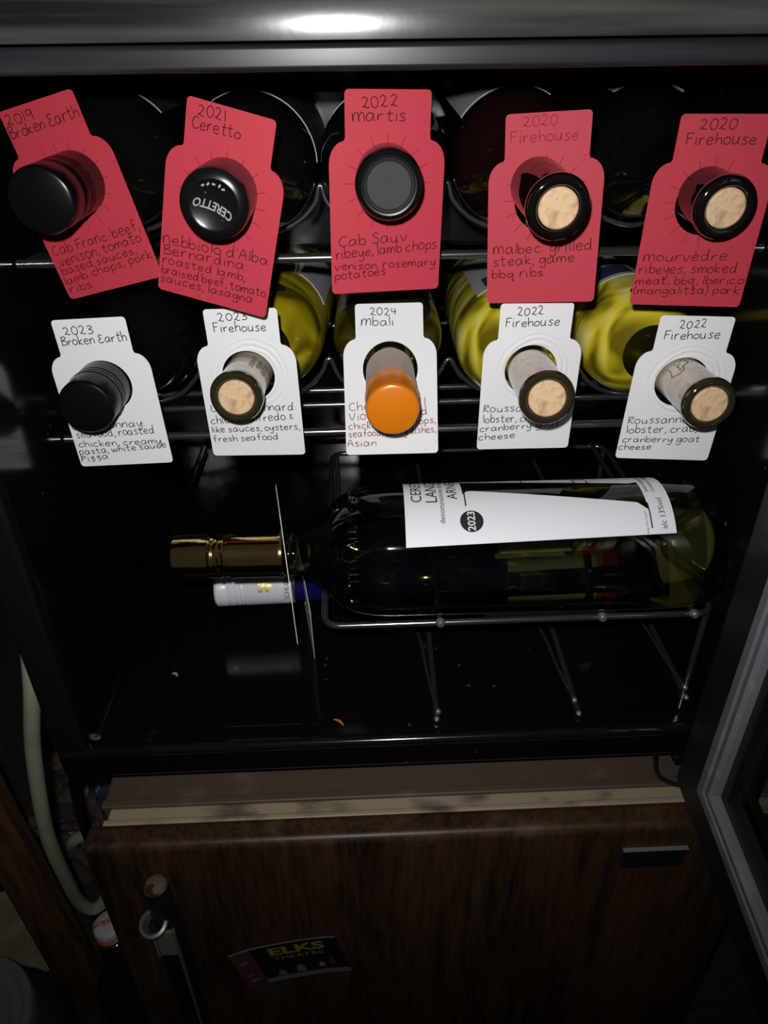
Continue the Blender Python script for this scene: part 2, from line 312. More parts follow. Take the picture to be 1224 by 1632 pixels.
# ---------------------------------------------------------------- handwriting: a single-stroke pen alphabet drawn as thin ribbons
G = {
 'a': [[(4, 4.5), (2, 5), (.4, 3), (.8, .5), (2.5, .2), (4, 3), (4.2, 4.8), (4.2, 1), (5, .2)]],
 'b': [[(.5, 9), (.5, .3), (.6, 3), (2.2, 4.8), (4, 3.5), (3.6, .6), (1.8, 0), (.6, .8)]],
 'c': [[(4, 4.2), (2.5, 5), (.5, 3.2), (.6, 1), (2.2, 0), (4.2, .8)]],
 'd': [[(4, 4), (2.3, 4.8), (.5, 2.8), (1, .4), (2.6, .2), (4, 2.5), (4.3, 9), (4.2, 1), (5, .2)]],
 'e': [[(.6, 2.5), (3.8, 3), (3.6, 4.6), (2.2, 5), (.6, 3.5), (.7, 1), (2.2, 0), (4.3, .8)]],
 'f': [[(4, 8.2), (3, 9), (2, 7.5), (2, 0)], [(.4, 4.8), (3.8, 5)]],
 'g': [[(4, 4.3), (2.2, 5), (.5, 3), (1, .7), (2.6, .6), (4, 3.2), (4.2, 4.8), (4, -2.5), (2.4, -4), (.4, -2.8)]],
 'h': [[(.5, 9), (.5, 0)], [(.5, 2.8), (2.2, 4.8), (3.8, 4), (4, 0)]],
 'i': [[(.8, 4.8), (.8, .4), (1.4, .1)], [(.8, 6.8), (1.1, 7.1)]],
 'k': [[(.5, 9), (.5, 0)], [(3.6, 4.8), (.6, 2.2), (3.8, 0)]],
 'l': [[(.8, 9), (.8, 0)]],
 'm': [[(.4, 4.8), (.4, 0), (.7, 3), (2, 4.8), (3, 4), (3.1, 0), (3.4, 3), (4.7, 4.8), (5.8, 4), (6, 0)]],
 'n': [[(.4, 4.8), (.5, 0), (.8, 3), (2.4, 4.9), (3.8, 4), (4, 0)]],
 'o': [[(2.4, 5), (.6, 3.8), (.5, 1.2), (2.3, 0), (4.2, 1.4), (4.1, 3.8), (2.4, 5), (1.6, 4.7)]],
 'p': [[(.6, 4.8), (.5, -4)], [(.6, 3.2), (2.4, 5), (4.2, 3.6), (3.6, .8), (1.8, .1), (.6, 1)]],
 'q': [[(4, 4.3), (2.2, 5), (.5, 3), (1, .7), (2.6, .6), (4, 3.2), (4.1, 4.8), (4, -4), (5, -2.6)]],
 'r': [[(.5, 4.8), (.5, 0), (.7, 2.8), (2, 4.6), (3.4, 4.6)]],
 's': [[(3.8, 4.4), (2.2, 5), (.9, 3.8), (3.2, 1.8), (2.8, .2), (.3, .3)]],
 't': [[(1.8, 8), (1.8, .8), (2.8, 0), (3.8, .5)], [(.2, 5.2), (3.8, 5.4)]],
 'u': [[(.5, 4.8), (.5, 1.2), (1.8, 0), (3.6, 1.5), (3.9, 4.8), (3.9, .8), (4.8, .1)]],
 'v': [[(.3, 4.8), (2, 0), (4, 4.9)]],
 'w': [[(.3, 4.8), (1.5, 0), (3, 4), (4.4, 0), (6, 4.9)]],
 'y': [[(.5, 4.8), (.8, 1.5), (2.4, .8), (3.9, 4.8), (3.4, -2.5), (1.8, -4), (.2, -3)]],
 'z': [[(.4, 4.8), (3.6, 4.8), (1.2, 2.6), (3.4, 1.6), (2.4, -1), (.6, -1)]],
 '~': [[(.6, 2.5), (3.8, 3), (3.6, 4.6), (2.2, 5), (.6, 3.5), (.7, 1), (2.2, 0), (4.3, .8)], [(1.2, 8), (2.6, 6.4)]],
 'A': [[(.2, 0), (2.6, 8), (4.8, 0)], [(1, 3), (4.2, 3.2)]],
 'B': [[(.6, 8), (.6, 0)], [(.2, 7.8), (3.4, 8.2), (4, 6.2), (1.2, 4.4), (4.4, 3.6), (4.2, .6), (.2, 0)]],
 'C': [[(4.8, 7), (3, 8.2), (.8, 5.6), (.6, 2), (2.6, 0), (5, 1.2)]],
 'E': [[(4.4, 7.4), (2.4, 8.2), (1, 6.4), (2.8, 4.4), (.8, 3.2), (.8, .8), (2.6, 0), (4.8, 1)]],
 'F': [[(.8, 8), (.8, 0)], [(.4, 8), (4.8, 8.3)], [(.8, 4.4), (3.8, 4.6)]],
 'I': [[(.8, 8.4), (.8, 0)]],
 'M': [[(.4, 6), (.5, 0), (.9, 4.2), (2.4, 6.4), (3.4, 5), (3.5, 0), (3.9, 4.2), (5.4, 6.4), (6.4, 5), (6.6, 0)]],
 'N': [[(.4, 6), (.5, 0), (.9, 4.2), (2.6, 6.3), (4, 5), (4.2, 0)]],
 'P': [[(.2, 0), (2.2, 7)], [(1.4, 6.4), (3.6, 7.4), (4.4, 5.6), (1.4, 3.6)]],
 'R': [[(1, 8), (.6, 0)], [(.2, 7.6), (3.4, 8.2), (4.2, 6.2), (1, 4.2), (4.8, 0)]],
 'S': [[(4.4, 7.4), (2.6, 8.2), (1, 6.4), (4, 3.2), (3.2, .3), (.4, .6)]],
 'U': [[(.5, 8), (.5, 2), (2.4, 0), (4.6, 2), (4.8, 8)]],
 'V': [[(.3, 8), (2.4, 0), (5, 8.2)]],
 '0': [[(2.4, 7.4), (.6, 5.6), (.6, 1.8), (2.4, 0), (4.2, 2), (4.2, 5.6), (2.4, 7.4)]],
 '1': [[(1, 7.4), (1, 0)]],
 '2': [[(.6, 6.2), (2.2, 7.6), (3.8, 5.8), (2, 2), (.6, .6), (1.6, 1.3), (3, .2), (4.6, .5)]],
 '3': [[(.6, 6.8), (3, 7.2), (3.8, 5.6), (1.6, 4), (4, 3), (3.4, .4), (.6, .2)]],
 '4': [[(.8, 7.4), (.6, 3.6), (4.2, 3.8)], [(3.2, 7.2), (3.0, 0)]],
 '9': [[(4, 6.4), (2.2, 7.4), (.6, 5.4), (2, 3.6), (4, 5.6), (4.1, 7), (3.8, 0)]],
 ',': [[(.8, .9), (.9, -.2), (.2, -1.8)]], '.': [[(.6, .5), (.9, .1)]], ':': [[(.8, 4), (1, 3.6)], [(.8, .9), (1, .4)]],
 "'": [[(.6, 8.8), (.4, 6.8)]], '(': [[(2, 9), (.7, 5.5), (.7, 1.5), (2, -1.4)]], ')': [[(.4, 9), (1.7, 5.5), (1.7, 1.5), (.4, -1.4)]],
 '&': [[(3.4, 5.6), (1.4, 5.2), (2.4, 3.6), (1, 2.4), (2, .6), (4, 2)]],
}
def ribbons(lines, pen, yoff):
    """lines=[(text,x0,z0,x1,z1)] in mm in the card's plane -> verts, faces of ribbons on the card's front"""
    V = []; Fc = []; rnd = random.Random(sum(map(ord, lines[0][0]+lines[-1][0])))
    for li, (s, x0, z0, x1, z1) in enumerate(lines):
        pos = []; x = 0
        for ch in s:
            if ch == ' ': x += 2.4; continue
            g = G[ch]; wd = max(p[0] for st in g for p in st); pos.append((ch, x)); x += wd+1.05
        L = math.hypot(x1-x0, z1-z0); ax = L/x
        an = math.atan2(z1-z0, x1-x0); h = .49 if li > 1 else .60
        for ch, gx in pos:
            jx = rnd.uniform(-.25, .25); jz = rnd.uniform(-.35, .35); js = rnd.uniform(.9, 1.1); jr = rnd.uniform(-.06, .06)
            for st in G[ch]:
                P = catmull(st, 5 if len(st) > 2 else 2)
                Q = []
                for (a, b) in P:
                    u = (gx+a+jx+jr*b)*ax; v = (b*js+jz)*h
                    Q.append((x0+u*math.cos(an)-v*math.sin(an), z0+u*math.sin(an)+v*math.cos(an)))
                base = len(V); n = len(Q)
                for i, q in enumerate(Q):
                    a = Q[max(i-1, 0)]; b = Q[min(i+1, n-1)]; dx, dz = b[0]-a[0], b[1]-a[1]; l = math.hypot(dx, dz) or 1
                    nx, nz = -dz/l*pen/2, dx/l*pen/2
                    V.append(((q[0]+nx)*1e-3, yoff, (q[1]+nz)*1e-3)); V.append(((q[0]-nx)*1e-3, yoff, (q[1]-nz)*1e-3))
                for i in range(n-1): k = base+2*i; Fc.append((k, k+1, k+3, k+2))
    return V, Fc

# ---------------------------------------------------------------- neck tags
HOLE = -.0393
def card_outline():
    W2, TW2, JH, H = .0285, .0206, .0205, .091; P = []
    def arc(cx, cz, r, a0, a1, n, rz=None):
        for i in range(n+1):
            a = math.radians(a0+(a1-a0)*i/n); P.append((cx+r*math.cos(a), cz+(rz or r)*math.sin(a)))
    arc(TW2-.002, -.002, .002, 90, 0, 4)
    P.append((TW2, -JH+.0008)); P.append((TW2+.0006, -JH-.0002))
    arc(W2-.0078, -JH-.0108, .0078, 86, 0, 9, .0104)
    arc(W2-.0022, -H+.0022, .0022, 0, -90, 4)
    R = P[:]
    return R + [(-x, z) for x, z in reversed(R)]
def card_mesh(hole_r):
    bm = bmesh.new(); out = card_outline()
    vo = [bm.verts.new((x, 0, z)) for x, z in out]; vi = [bm.verts.new((hole_r*math.cos(2*PI*i/40), 0, HOLE+hole_r*math.sin(2*PI*i/40))) for i in range(40)]
    eo = [bm.edges.new((vo[i], vo[(i+1) % len(vo)])) for i in range(len(vo))]; ei = [bm.edges.new((vi[i], vi[(i+1) % 40])) for i in range(40)]
    bmesh.ops.triangle_fill(bm, edges=eo+ei, use_beauty=True)
    bmesh.ops.recalc_face_normals(bm, faces=bm.faces[:])
    r = bmesh.ops.extrude_face_region(bm, geom=bm.faces[:])
    for v in [e for e in r['geom'] if isinstance(e, bmesh.types.BMVert)]: v.co.y += .0004
    return bm
def make_tag(key, pos, rv, lines, pap, ink, label, slits=False, hole_r=.0152, group=None, ink2=None):
    t = thing('bottle_tag', label, 'bottle tag', pos, (0, 0, 0), group)
    if rv is not None:
        v = Vector(rv); t.rotation_mode = 'QUATERNION'; t.rotation_quaternion = Matrix.Rotation(v.length, 3, v.normalized()).to_quaternion()
    c = from_bm('card', card_mesh(hole_r), pap, t)
    if lines:
        head, bodyl = lines[:2], lines[2:]
        V, Fc = ribbons(head, .50, -.00012); obj('handwriting', V, Fc, ink2 or ink, t)
        V, Fc = ribbons(bodyl, .48, -.00012); obj('handwriting', V, Fc, ink, t)
    if slits:
        V = []; Fc = []
        for i in range(16):
            a = PI/2+2*PI*i/16; r0, r1, wd = hole_r+.0004, hole_r+.0058, .00014
            ca, sa = math.cos(a), math.sin(a); k = len(V)
            for r, s in ((r0, -1), (r0, 1), (r1, 1), (r1, -1)): V.append((r*ca-s*wd*sa, -.0001, HOLE+r*sa+s*wd*ca))
            Fc.append((k, k+1, k+2, k+3))
        obj('slit_lines', V, Fc, M['slit'], t)
    return t
TAGS = {
'R1':((-0.1523, 0.4035, -0.0134),(-0.016, -0.24, -0.157),[('2019', -19.0, -6.6, -3.0, -7.3), ('Broken Earth', -19.9, -12.4, 19.9, -11.7), ('Cab Franc: beef,', -26.1, -67.9, 26.9, -66.6), ('venison, tomato', -25.3, -73.7, 25.5, -71.8), ('based sauces,', -26.1, -78.0, 19.9, -76.8), ('lamb chops, pork', -27.3, -83.1, 28.0, -80.6), ('ribs', -26.4, -87.8, -11.6, -87.5)]),
'R2':((-0.0538, 0.371, -0.0164),(0.042, 0.25, -0.156),[('2021', -15.6, -6.7, -1.9, -6.2), ('Ceretto', -17.6, -12.2, 5.6, -11.7), ("Nebbiolo d'Alba", -27.4, -67.2, 26.7, -63.8), ('Bernardina:', -26.7, -72.2, 16.7, -69.4), ('roasted lamb,', -27.0, -77.0, 16.2, -75.0), ('braised beef, tomato', -27.3, -82.2, 27.6, -80.2), ('sauces, lasagna', -27.6, -86.7, 21.4, -84.8)]),
'R3':((0.0166, 0.3802, -0.0104),(0.0, 0.025, 0.209),[('2022', -12.8, -7.9, 5.1, -6.6), ('Martis', -17.4, -12.9, 9.5, -12.6), ('Cab Sauv:', -24.6, -67.9, 13.1, -66.2), ('ribeye, lamb chops', -26.1, -73.8, 27.1, -70.3), ('venison. rosemary', -26.9, -79.2, 26.5, -79.0), ('potatoes', -27.0, -84.0, 0.3, -82.5)]),
'R4':((0.0946, 0.3944, -0.0213),(-0.037, -0.046, -0.195),[('2020', -12.6, -6.0, 4.9, -5.6), ('Firehouse', -18.2, -12.7, 15.6, -12.6), ('Malbec: grilled', -25.4, -65.3, 26.0, -64.2), ('steak, game', -25.5, -71.5, 17.4, -69.9), ('bbq ribs', -26.2, -77.7, 1.9, -76.8)]),
'R5':((0.1749, 0.3782, -0.0225),(0.046, 0.004, -0.159),[('2020', -11.7, -6.7, 6.2, -6.3), ('Firehouse', -16.3, -13.1, 16.8, -12.6), ('Mourv~dre:', -25.8, -68.1, 18.5, -66.5), ('ribeyes, smoked', -26.6, -74.5, 23.0, -72.7), ('meat, bbq, Iberico', -27.4, -80.2, 27.9, -78.5), ('(mangalitsa) pork', -27.8, -85.3, 27.0, -83.8)]),
'W1':((-0.1491, 0.3981, -0.1172),(0.005, -0.04, -0.037),[('2023', -15.2, -8.8, 2.0, -8.3), ('Broken Earth', -18.2, -14.6, 19.4, -13.6), ('Chardonnay:', -26.9, -66.5, 17.4, -65.8), ('seafood, roasted', -26.0, -71.6, 22.0, -70.8), ('chicken, creamy', -26.5, -77.7, 24.8, -77.8), ('pasta, white sauce', -27.3, -82.9, 27.4, -80.5), ('Pizza', -27.9, -88.2, -9.5, -86.1)]),
'W2':((-0.0657, 0.3985, -0.1139),(0.012, -0.016, -0.064),[('2023', -13.0, -6.9, 4.3, -6.3), ('Firehouse', -16.2, -13.1, 14.2, -12.6), ('Un Chardonnard:', -25.3, -61.5, 25.9, -61.1), ('chicken alfredo &', -26.6, -69.4, 24.1, -66.9), ('like sauces, oysters,', -27.0, -75.1, 27.3, -73.8), ('fresh seafood', -27.0, -81.5, 13.4, -80.4)]),
'W3':((0.0181, 0.4368, -0.1237),(-0.428, -0.002, -0.023),[('2024', -11.8, -7.0, 5.3, -7.1), ('Mbali', -17.3, -13.0, 3.7, -13.1), ('Chenin blanc l', -25.8, -64.1, 21.8, -62.1), ('Viognier blend', -26.0, -69.8, 23.2, -67.2), ('chicken, pork chops,', -26.5, -75.4, 27.6, -72.5), ('seafood, curry dishes,', -26.6, -80.1, 27.8, -78.2), ('Asian', -27.8, -86.0, -9.0, -85.5)]),
'W4':((0.0994, 0.3983, -0.1147),(0.016, 0.004, -0.012),[('2022', -10.9, -7.0, 4.5, -6.4), ('Firehouse', -17.2, -13.3, 14.2, -12.8), ('Roussanne:', -26.4, -65.8, 11.6, -65.4), ('lobster, crab,', -25.7, -72.8, 10.9, -72.0), ('cranberry goat', -27.4, -79.0, 22.0, -75.7), ('cheese', -27.8, -84.8, -4.7, -83.1)]),
'W5':((0.1876, 0.3892, -0.1214),(0.037, 0.027, -0.073),[('2022', -9.0, -7.4, 6.4, -6.3), ('Firehouse', -16.3, -13.9, 15.3, -12.3), ('Roussanne:', -25.9, -67.2, 12.1, -65.2), ('lobster, crab,', -25.1, -73.5, 17.6, -71.2), ('cranberry goat', -26.4, -79.9, 20.9, -78.0), ('cheese', -27.7, -85.2, -7.2, -84.1)])}

# ================================================================ SETTING
def struct(o): o['kind'] = 'structure'; return o
FZ = -.95
struct(rbox('floor', -1.6, 1.6, -1.2, 1.6, FZ-.05, FZ, M['floor'], bev=0))
struct(rbox('wall_back', -1.6, 1.6, 1.25, 1.33, FZ, 1.3, M['wall'], bev=0))
struct(rbox('wall_right', 1.5, 1.6, -1.2, 1.25, FZ, 1.3, M['wall'], bev=0))

# ================================================================ WINE COOLER
WC = thing('wine_cooler', 'black countertop wine cooler standing open on the brown mini fridge', 'wine cooler', (.016, .56, -.415))
def wc(o): o.parent = WC; o.matrix_parent_inverse = Matrix.Translation(-Vector(WC.location)); return o
YF, YB = .333, .82
XL, XR, XOL, XOR = -.192, .2340, -.2125, .2480
ZI, ZO, ZT = -.392, -.415, .050
wc(rbox('side_panel', XOL, XL, YF, YB, ZO+.001, ZT-.001, M['shell'], bev=.003))
wc(rbox('side_panel', XR, XOR, YF, YB, ZO+.001, ZT-.001, M['shell'], bev=.003))
wc(rbox('back_panel', XL-.0005, XR+.0005, .79, YB-.002, ZI-.01, ZT-.01, M['liner'], bev=.003))
wc(rbox('liner_wall', XL-.0004, XL+.0025, YF+.004, .79, ZI, .004, M['liner'], bev=.001))
wc(rbox('liner_wall', XR-.0025, XR+.0004, YF+.004, .79, ZI, .004, M['liner'], bev=.001))
wc(rbox('floor_pan', XL-.001, XR+.001, YF+.012, .792, ZO+.002, ZI-.001, M['liner'], bev=.002))
wc(rbox('floor_tray', -.154, XR-.004, YF+.010, .785, ZI-.004, ZI+.0022, M['liner'], bev=.002))
wc(rbox('base_lip', XOL+.0005, XOR-.0005, YF-.002, YF+.020, ZO, ZI+.003, M['liner'], bev=.0045, seg=5))
HPZ = [.0076+(ZT-.0076)*i/24 for i in range(25)]
HP = [(YF+.030, .0074), (YF-.0030, .0074)]+[(YF-.0042+.5*(z-.0125)**2/.055, z) for z in HPZ]+[(YF+.030, ZT)]
V = [(x, y, z) for x in (XOL+.0002, XOR-.0002) for y, z in HP]; n_ = len(HP)
wc(obj('header', V, [(i, (i+1) % n_, n_+(i+1) % n_, n_+i) for i in range(n_)]+[tuple(range(n_-1, -1, -1)), tuple(range(n_, 2*n_))], M['header'], smooth=True, ang=.5))
wc(rbox('header_trim', XOL+.0004, XOR-.0004, YF-.001, YF+.035, -.0028, .0068, M['header2'], bev=.0022, seg=4))
wc(rbox('top_panel', XOL+.0006, XOR-.0006, YF+.03, YB-.001, .004, ZT-.002, M['liner'], bev=.002))
wc(rbox('cooling_cover', -.190, .158, .620, .788, -.130, -.0135, M['cover'], bev=.005, seg=5))
for x in (-.185, .215):
    for y in (.42, .77):
        wc(rbox('foot', x-.015, x+.015, y-.015, y+.015, -.4555, ZO+.002, M['shell'], bev=.003))
wc(tube('lip_bead', [(-.1500, YF+.016, ZI+.0012)]+catmull([(-.1535, YF+.010, ZI+.0014), (-.1525, YF+.0025, ZI+.0018), (-.145, YF+.0005, ZI+.0020)], 4)+[(.215, YF+.0005, ZI+.0020)]+catmull([(.221, YF+.0005, ZI+.0024), (.2265, YF+.0005, ZI+.006), (.2285, YF+.0005, ZI+.014)], 4), .0042, M['bead'], n=14))
# fine fillet line of the liner at the foot of the left wall
wc(tube('floor_fillet', [(XL+.003, y, ZI+.003) for y in (.345, .45, .56, .67, .78)], .0035, M['liner'], n=10))
# door, open about 85 degrees, hinged on the right
DM = Matrix.Translation((.2040, .3125, 0)) @ Matrix.Rotation(math.radians(-94.9), 4, 'Z')
door = obj('door', *(lambda: (
    [(u, v, z) for v in (0, .034) for (u, z) in ((0, -.414), (.452, -.414), (.452, .05), (0, .05), (.066, -.356), (.386, -.356), (.386, -.005), (.066, -.005))],
    [(0, 1, 5, 4), (1, 2, 6, 5), (2, 3, 7, 6), (3, 0, 4, 7), (12, 13, 9, 8), (13, 14, 10, 9), (14, 15, 11, 10), (15, 12, 8, 11),
     (0, 8, 9, 1), (1, 9, 10, 2), (2, 10, 11, 3), (3, 11, 8, 0), (4, 5, 13, 12), (5, 6, 14, 13), (6, 7, 15, 14), (7, 4, 12, 15)]))(), M['door'], WC)
bv = door.modifiers.new('bevel', 'BEVEL'); bv.width = .003; bv.segments = 3; bv.limit_method = 'ANGLE'
door.matrix_parent_inverse = Matrix.Translation(-Vector(WC.location)); door.matrix_basis = DM
def ring_profile(prof, u0, u1, z0, z1):
    """prof: [(inset, height)] swept around a mitred rectangle"""
    V = []; Fc = []; n = len(prof)
    for (su, sz, cu, cz) in ((1, 1, u0, z0), (-1, 1, u1, z0), (-1, -1, u1, z1), (1, -1, u0, z1)):
        for ins, h in prof: V.append((cu+su*ins, -h, cz+sz*ins))
    for c in range(4):
        for i in range(n-1):
            a = c*n+i; b = ((c+1) % 4)*n+i; Fc.append((a, b, b+1, a+1))
    return V, Fc
gp = [(0, 0), (.0002, .0045), (.0015, .0058), (.008, .0062), (.0095, .0040), (.0105, .0040), (.0120, .0066), (.0165, .0072), (.0185, .0050), (.0187, 0)]
V, Fc = ring_profile(gp, .0375, .4145, -.3775, .0165)
obj('gasket', V, Fc, M['gasket'], door, smooth=True, ang=.5)
V, Fc = ring_profile([(0, .0002), (.001, .002), (.008, .0025), (.009, .001), (.0095, -.004)], .0565, .3955, -.3585, -.0025)
obj('inner_frame', V, Fc, M['shell'], door)
rbox('glass_pane', .0600, .392, .006, .018, -.360, -.001, M['glassdoor'], door, bev=.001)
hb = wc(tube('hinge_bracket', catmull([(.2050, .345, -.4165), (.2052, .343, -.432), (.2095, .341, -.448), (.2180, .338, -.4535), (.2260, .336, -.4545)], 5), .0017, M['shell']))
wc(rbox('hinge_plate', .212, .246, .330, .352, -.4230, -.4160, M['shell'], bev=.001))

# ================================================================ BROWN MINI FRIDGE
BF = thing('mini_fridge', 'brown wood-veneer mini fridge under the open wine cooler', 'mini fridge', (.038, .58, FZ))
def bf(o): o.parent = BF; o.matrix_parent_inverse = Matrix.Translation(-Vector(BF.location)); return o
bf(rbox('cabinet', -.199, .275, .3395, .85, FZ+.012, -.4565, M['browntop'], bev=.004))
bf(rbox('top_ledge', -.1985, .2745, .3385, .3452, -.4600, -.4560, M['browntop'], bev=.0012))
bf(rbox('gasket_strip', -.192, .268, .3285, .3392, FZ+.03, -.4585, M['beige'], bev=.0015))
bf(rbox('gasket_strip', -.194, .270, .3240, .3292, FZ+.03, -.4570, M['beige'], bev=.0015))
d2 = rbox('door', -.2405, .2405, -.0105, .0105, -.480, 0, M['veneer'], BF, bev=.0065, seg=5)
d2.matrix_parent_inverse = Matrix.Translation(-Vector(BF.location)); d2.location = (.038, .3140, -.4535)
bf(rbox('name_plate', .1765, .2225, .3010, .3042, -.4985, -.4790, M['plate'], bev=.0006))
bf(rbox('plate_trim', .1760, .2230, .3006, .3040, -.4790, -.4780, M['platetrim'], bev=.0002))
for x in (-.18, .255):
    for y in (.36, .82): bf(rbox('foot', x-.015, x+.015, y-.015, y+.015, FZ, FZ+.014, M['shell'], bev=.002))
# handle: dark channel bar with a dusty knob top, chrome ring and chrome insert plate
hx, hy = -.1560, .2935
H1 = bf(rbox('handle', hx-.0085, hx+.0095, hy-.003, .304, -.84, -.5290, M['hbar'], bev=.003))
def hp(o): o.parent = H1; o.matrix_parent_inverse = H1.matrix_world.inverted() if False else Matrix.Identity(4); return o
obj_cap = lathe('handle_knob', [(0, .0001), (.0004, .0045), (.0018, .0072), (.0040, .0082)], M['dust'], H1, n=28, cap=False)
lathe('handle_stem', [(.0040, .0082), (.006, .0086), (.030, .0092), (.044, .0092), (.045, .001)], M['hbar'], H1, n=28).location = (0, 0, 0)
for q in (obj_cap, bpy.data.objects['handle_stem']): q.rotation_euler = (math.radians(-90), 0, 0); q.location = (hx+.001, hy+.003, -.4835)
rg = lathe('chrome_ring', [(0, .0070), (-.0012, .0080), (-.0004, .0098), (.0016, .0104), (.0036, .0096), (.0070, .0072), (.0100, .0052), (.0112, .0040), (.0105, .0036), (.006, .0050), (.0010, .0068)], M['steel'], H1, n=32, cap=False)
rg.rotation_euler = (math.radians(-70), 0, 0); rg.location = (hx-.004, hy-.006, -.5180)
hub = lathe('ring_hub', [(.0060, .0052), (.0085, .0034), (.0090, .0001)], M['ringdark'], rg, n=24, cap=False)
for k in range(9):
    a = PI*(k/8)+PI
    rb = rbox('ring_rib', -.0003, .0003, -.0003, .0065, -.0004, .0004, M['hbar'], rg, bev=0); rb.location = (.0066*math.cos(a), .0028, -.0066*math.sin(a)); rb.rotation_euler = (0, a, 0)
rbox('chrome_insert', hx-.0062, hx+.0060, hy-.0052, hy-.0028, -.5640, -.5330, M['brushed'], H1, bev=.0006)
rbox('chrome_edge', hx-.0085, hx-.0068, hy-.0058, hy-.002, -.5660, -.5320, M['brushed'], H1, bev=.0004)
rbox('chrome_edge', hx+.0068, hx+.0080, hy-.0058, hy-.002, -.84, -.5320, M['brushed'], H1, bev=.0003)
for o in (obj_cap, rg): pass
for ch in [o for o in bpy.data.objects if o.parent == H1]: ch.matrix_parent_inverse = Matrix.Identity(4)

# flyer magnet on the brown door
FM = thing('flyer_magnet', 'dark blue theatre flyer magnet with yellow lettering on the brown door', 'magnet', (-.070, .3028, -.6050))
FW, FH = .086, .052
FM.rotation_euler = (0, math.radians(-13), 0)
def curlx(x, z, off=0): return (x, -.0006-off-.0035*(abs(x)/.043)**3*(1 if x < 0 else .6)-.001*max(0, -z)/.026, z)
def sheet(name, x0, x1, z0, z1, m, parent, off=0.0, n=14):
    V = [curlx(x0+(x1-x0)*i/n, z, off) for z in (z0, z1) for i in range(n+1)]
    V += [(a, b+.0003, c) for a, b, c in V]; q = 2*(n+1)
    Fc = [(i, i+1, n+2+i, n+1+i) for i in range(n)]+[(q+i, q+n+1+i, q+n+2+i, q+i+1) for i in range(n)]
    return obj(name, V, Fc, m, parent)
sheet('flyer_sheet', -FW/2, FW/2, -FH/2, FH/2, M['magnet'], FM)
sheet('flyer_edge', -FW/2, FW/2, FH/2-.0016, FH/2, M['card'], FM, .0002)
sheet('flyer_panel', -FW/2, -FW/2+.016, -FH/2, FH/2-.0016, M['magred'], FM, .0002)
sheet('flyer_strip', -FW/2+.016, FW/2, -FH/2, -FH/2+.006, M['maggrey'], FM, .0002)
text_obj('flyer_lettering', 'ELKS', .0150, M['magyel'], FM, lambda x, y, z: curlx(x*1.45+.0085, y*.95+.0150, .0005), bold=.0005)
text_obj('flyer_lettering', 'THEATRE', .0075, M['magyel'], FM, lambda x, y, z: curlx(x*1.32+.0080, y*.9+.0050, .0005))
text_obj('flyer_lettering', 'JUNE', .0075, M['maggrey'], FM, lambda x, y, z: curlx(-y-.034, x+.002, .0005)) if False else None
for (x, z, sx, sz, mm) in ((.022, -.012, .006, .006, 'magyel'), (.031, -.008, .006, .010, 'magred'), (.004, -.013, .009, .010, 'maggrey'), (-.012, -.015, .008, .007, 'maggrey'), (-.036, .010, .008, .003, 'maggrey'), (-.034, .001, .008, .003, 'maggrey'), (-.036, -.008, .007, .003, 'maggrey'), (-.035, -.016, .009, .003, 'maggrey')):
    V = [curlx(x-sx/2, z-sz/2, .0005), curlx(x+sx/2, z-sz/2, .0005), curlx(x+sx/2*.5, z+sz/2, .0005), curlx(x-sx/2*.4, z+sz/2*.8, .0005)]
    obj('flyer_figure', V, [(0, 1, 2, 3)], M[mm], FM)

# ================================================================ WIRE RACKS
def wire_rack(zc_list, zfront, zrear, label, rails=(.478, .505, .66)):
    R_ = thing('wire_rack', label, 'wire rack', (.016, .42, zfront), group=None)
    off = -Vector(R_.location)
    def add(o): o.parent = R_; o.matrix_parent_inverse = Matrix.Translation(off); return o
    x0, x1 = XL+.0035, XR-.0035
    add(tube('front_rail', [(x0, .42, zfront), (x1, .42, zfront)], .0026, M['wire'], n=12))
    for y, z in [(q, zrear) for q in rails]:
        add(tube('cross_rail', [(x0, y, z), (x1, y, z)], .0024, M['wire'], n=10))
    for y in (.474, .655):
        P = [(x0, y, zc_list[0][1]-.012)]
        for i, (xc, zc) in enumerate(zc_list):
            b = .0402
            P += [(xc-.034, y, zc-.0235), (xc-.021, y, zc-.0347), (xc, y, zc-b), (xc+.021, y, zc-.0347), (xc+.034, y, zc-.0235)]
            if i < 4:
                xm = (xc+zc_list[i+1][0])/2; P += [(xm, y, zc-.0125)]
        P += [(x1, y, zc_list[-1][1]-.012)]
        P = [p for i, p in enumerate(P) if i == 0 or p[0]-P[i-1][0] > .002]
        add(tube('scalloped_wire', catmull(P, 5), .0017, M['wire'], n=8))
    for x in (x0+.004, x1-.004):
        add(tube('side_wire', catmull([(x, .42, zfront), (x, .45, zfront-.002), (x, .478, zrear), (x, .66, zrear), (x, .70, zrear)], 4), .0024, M['wire'], n=8))
    return R_

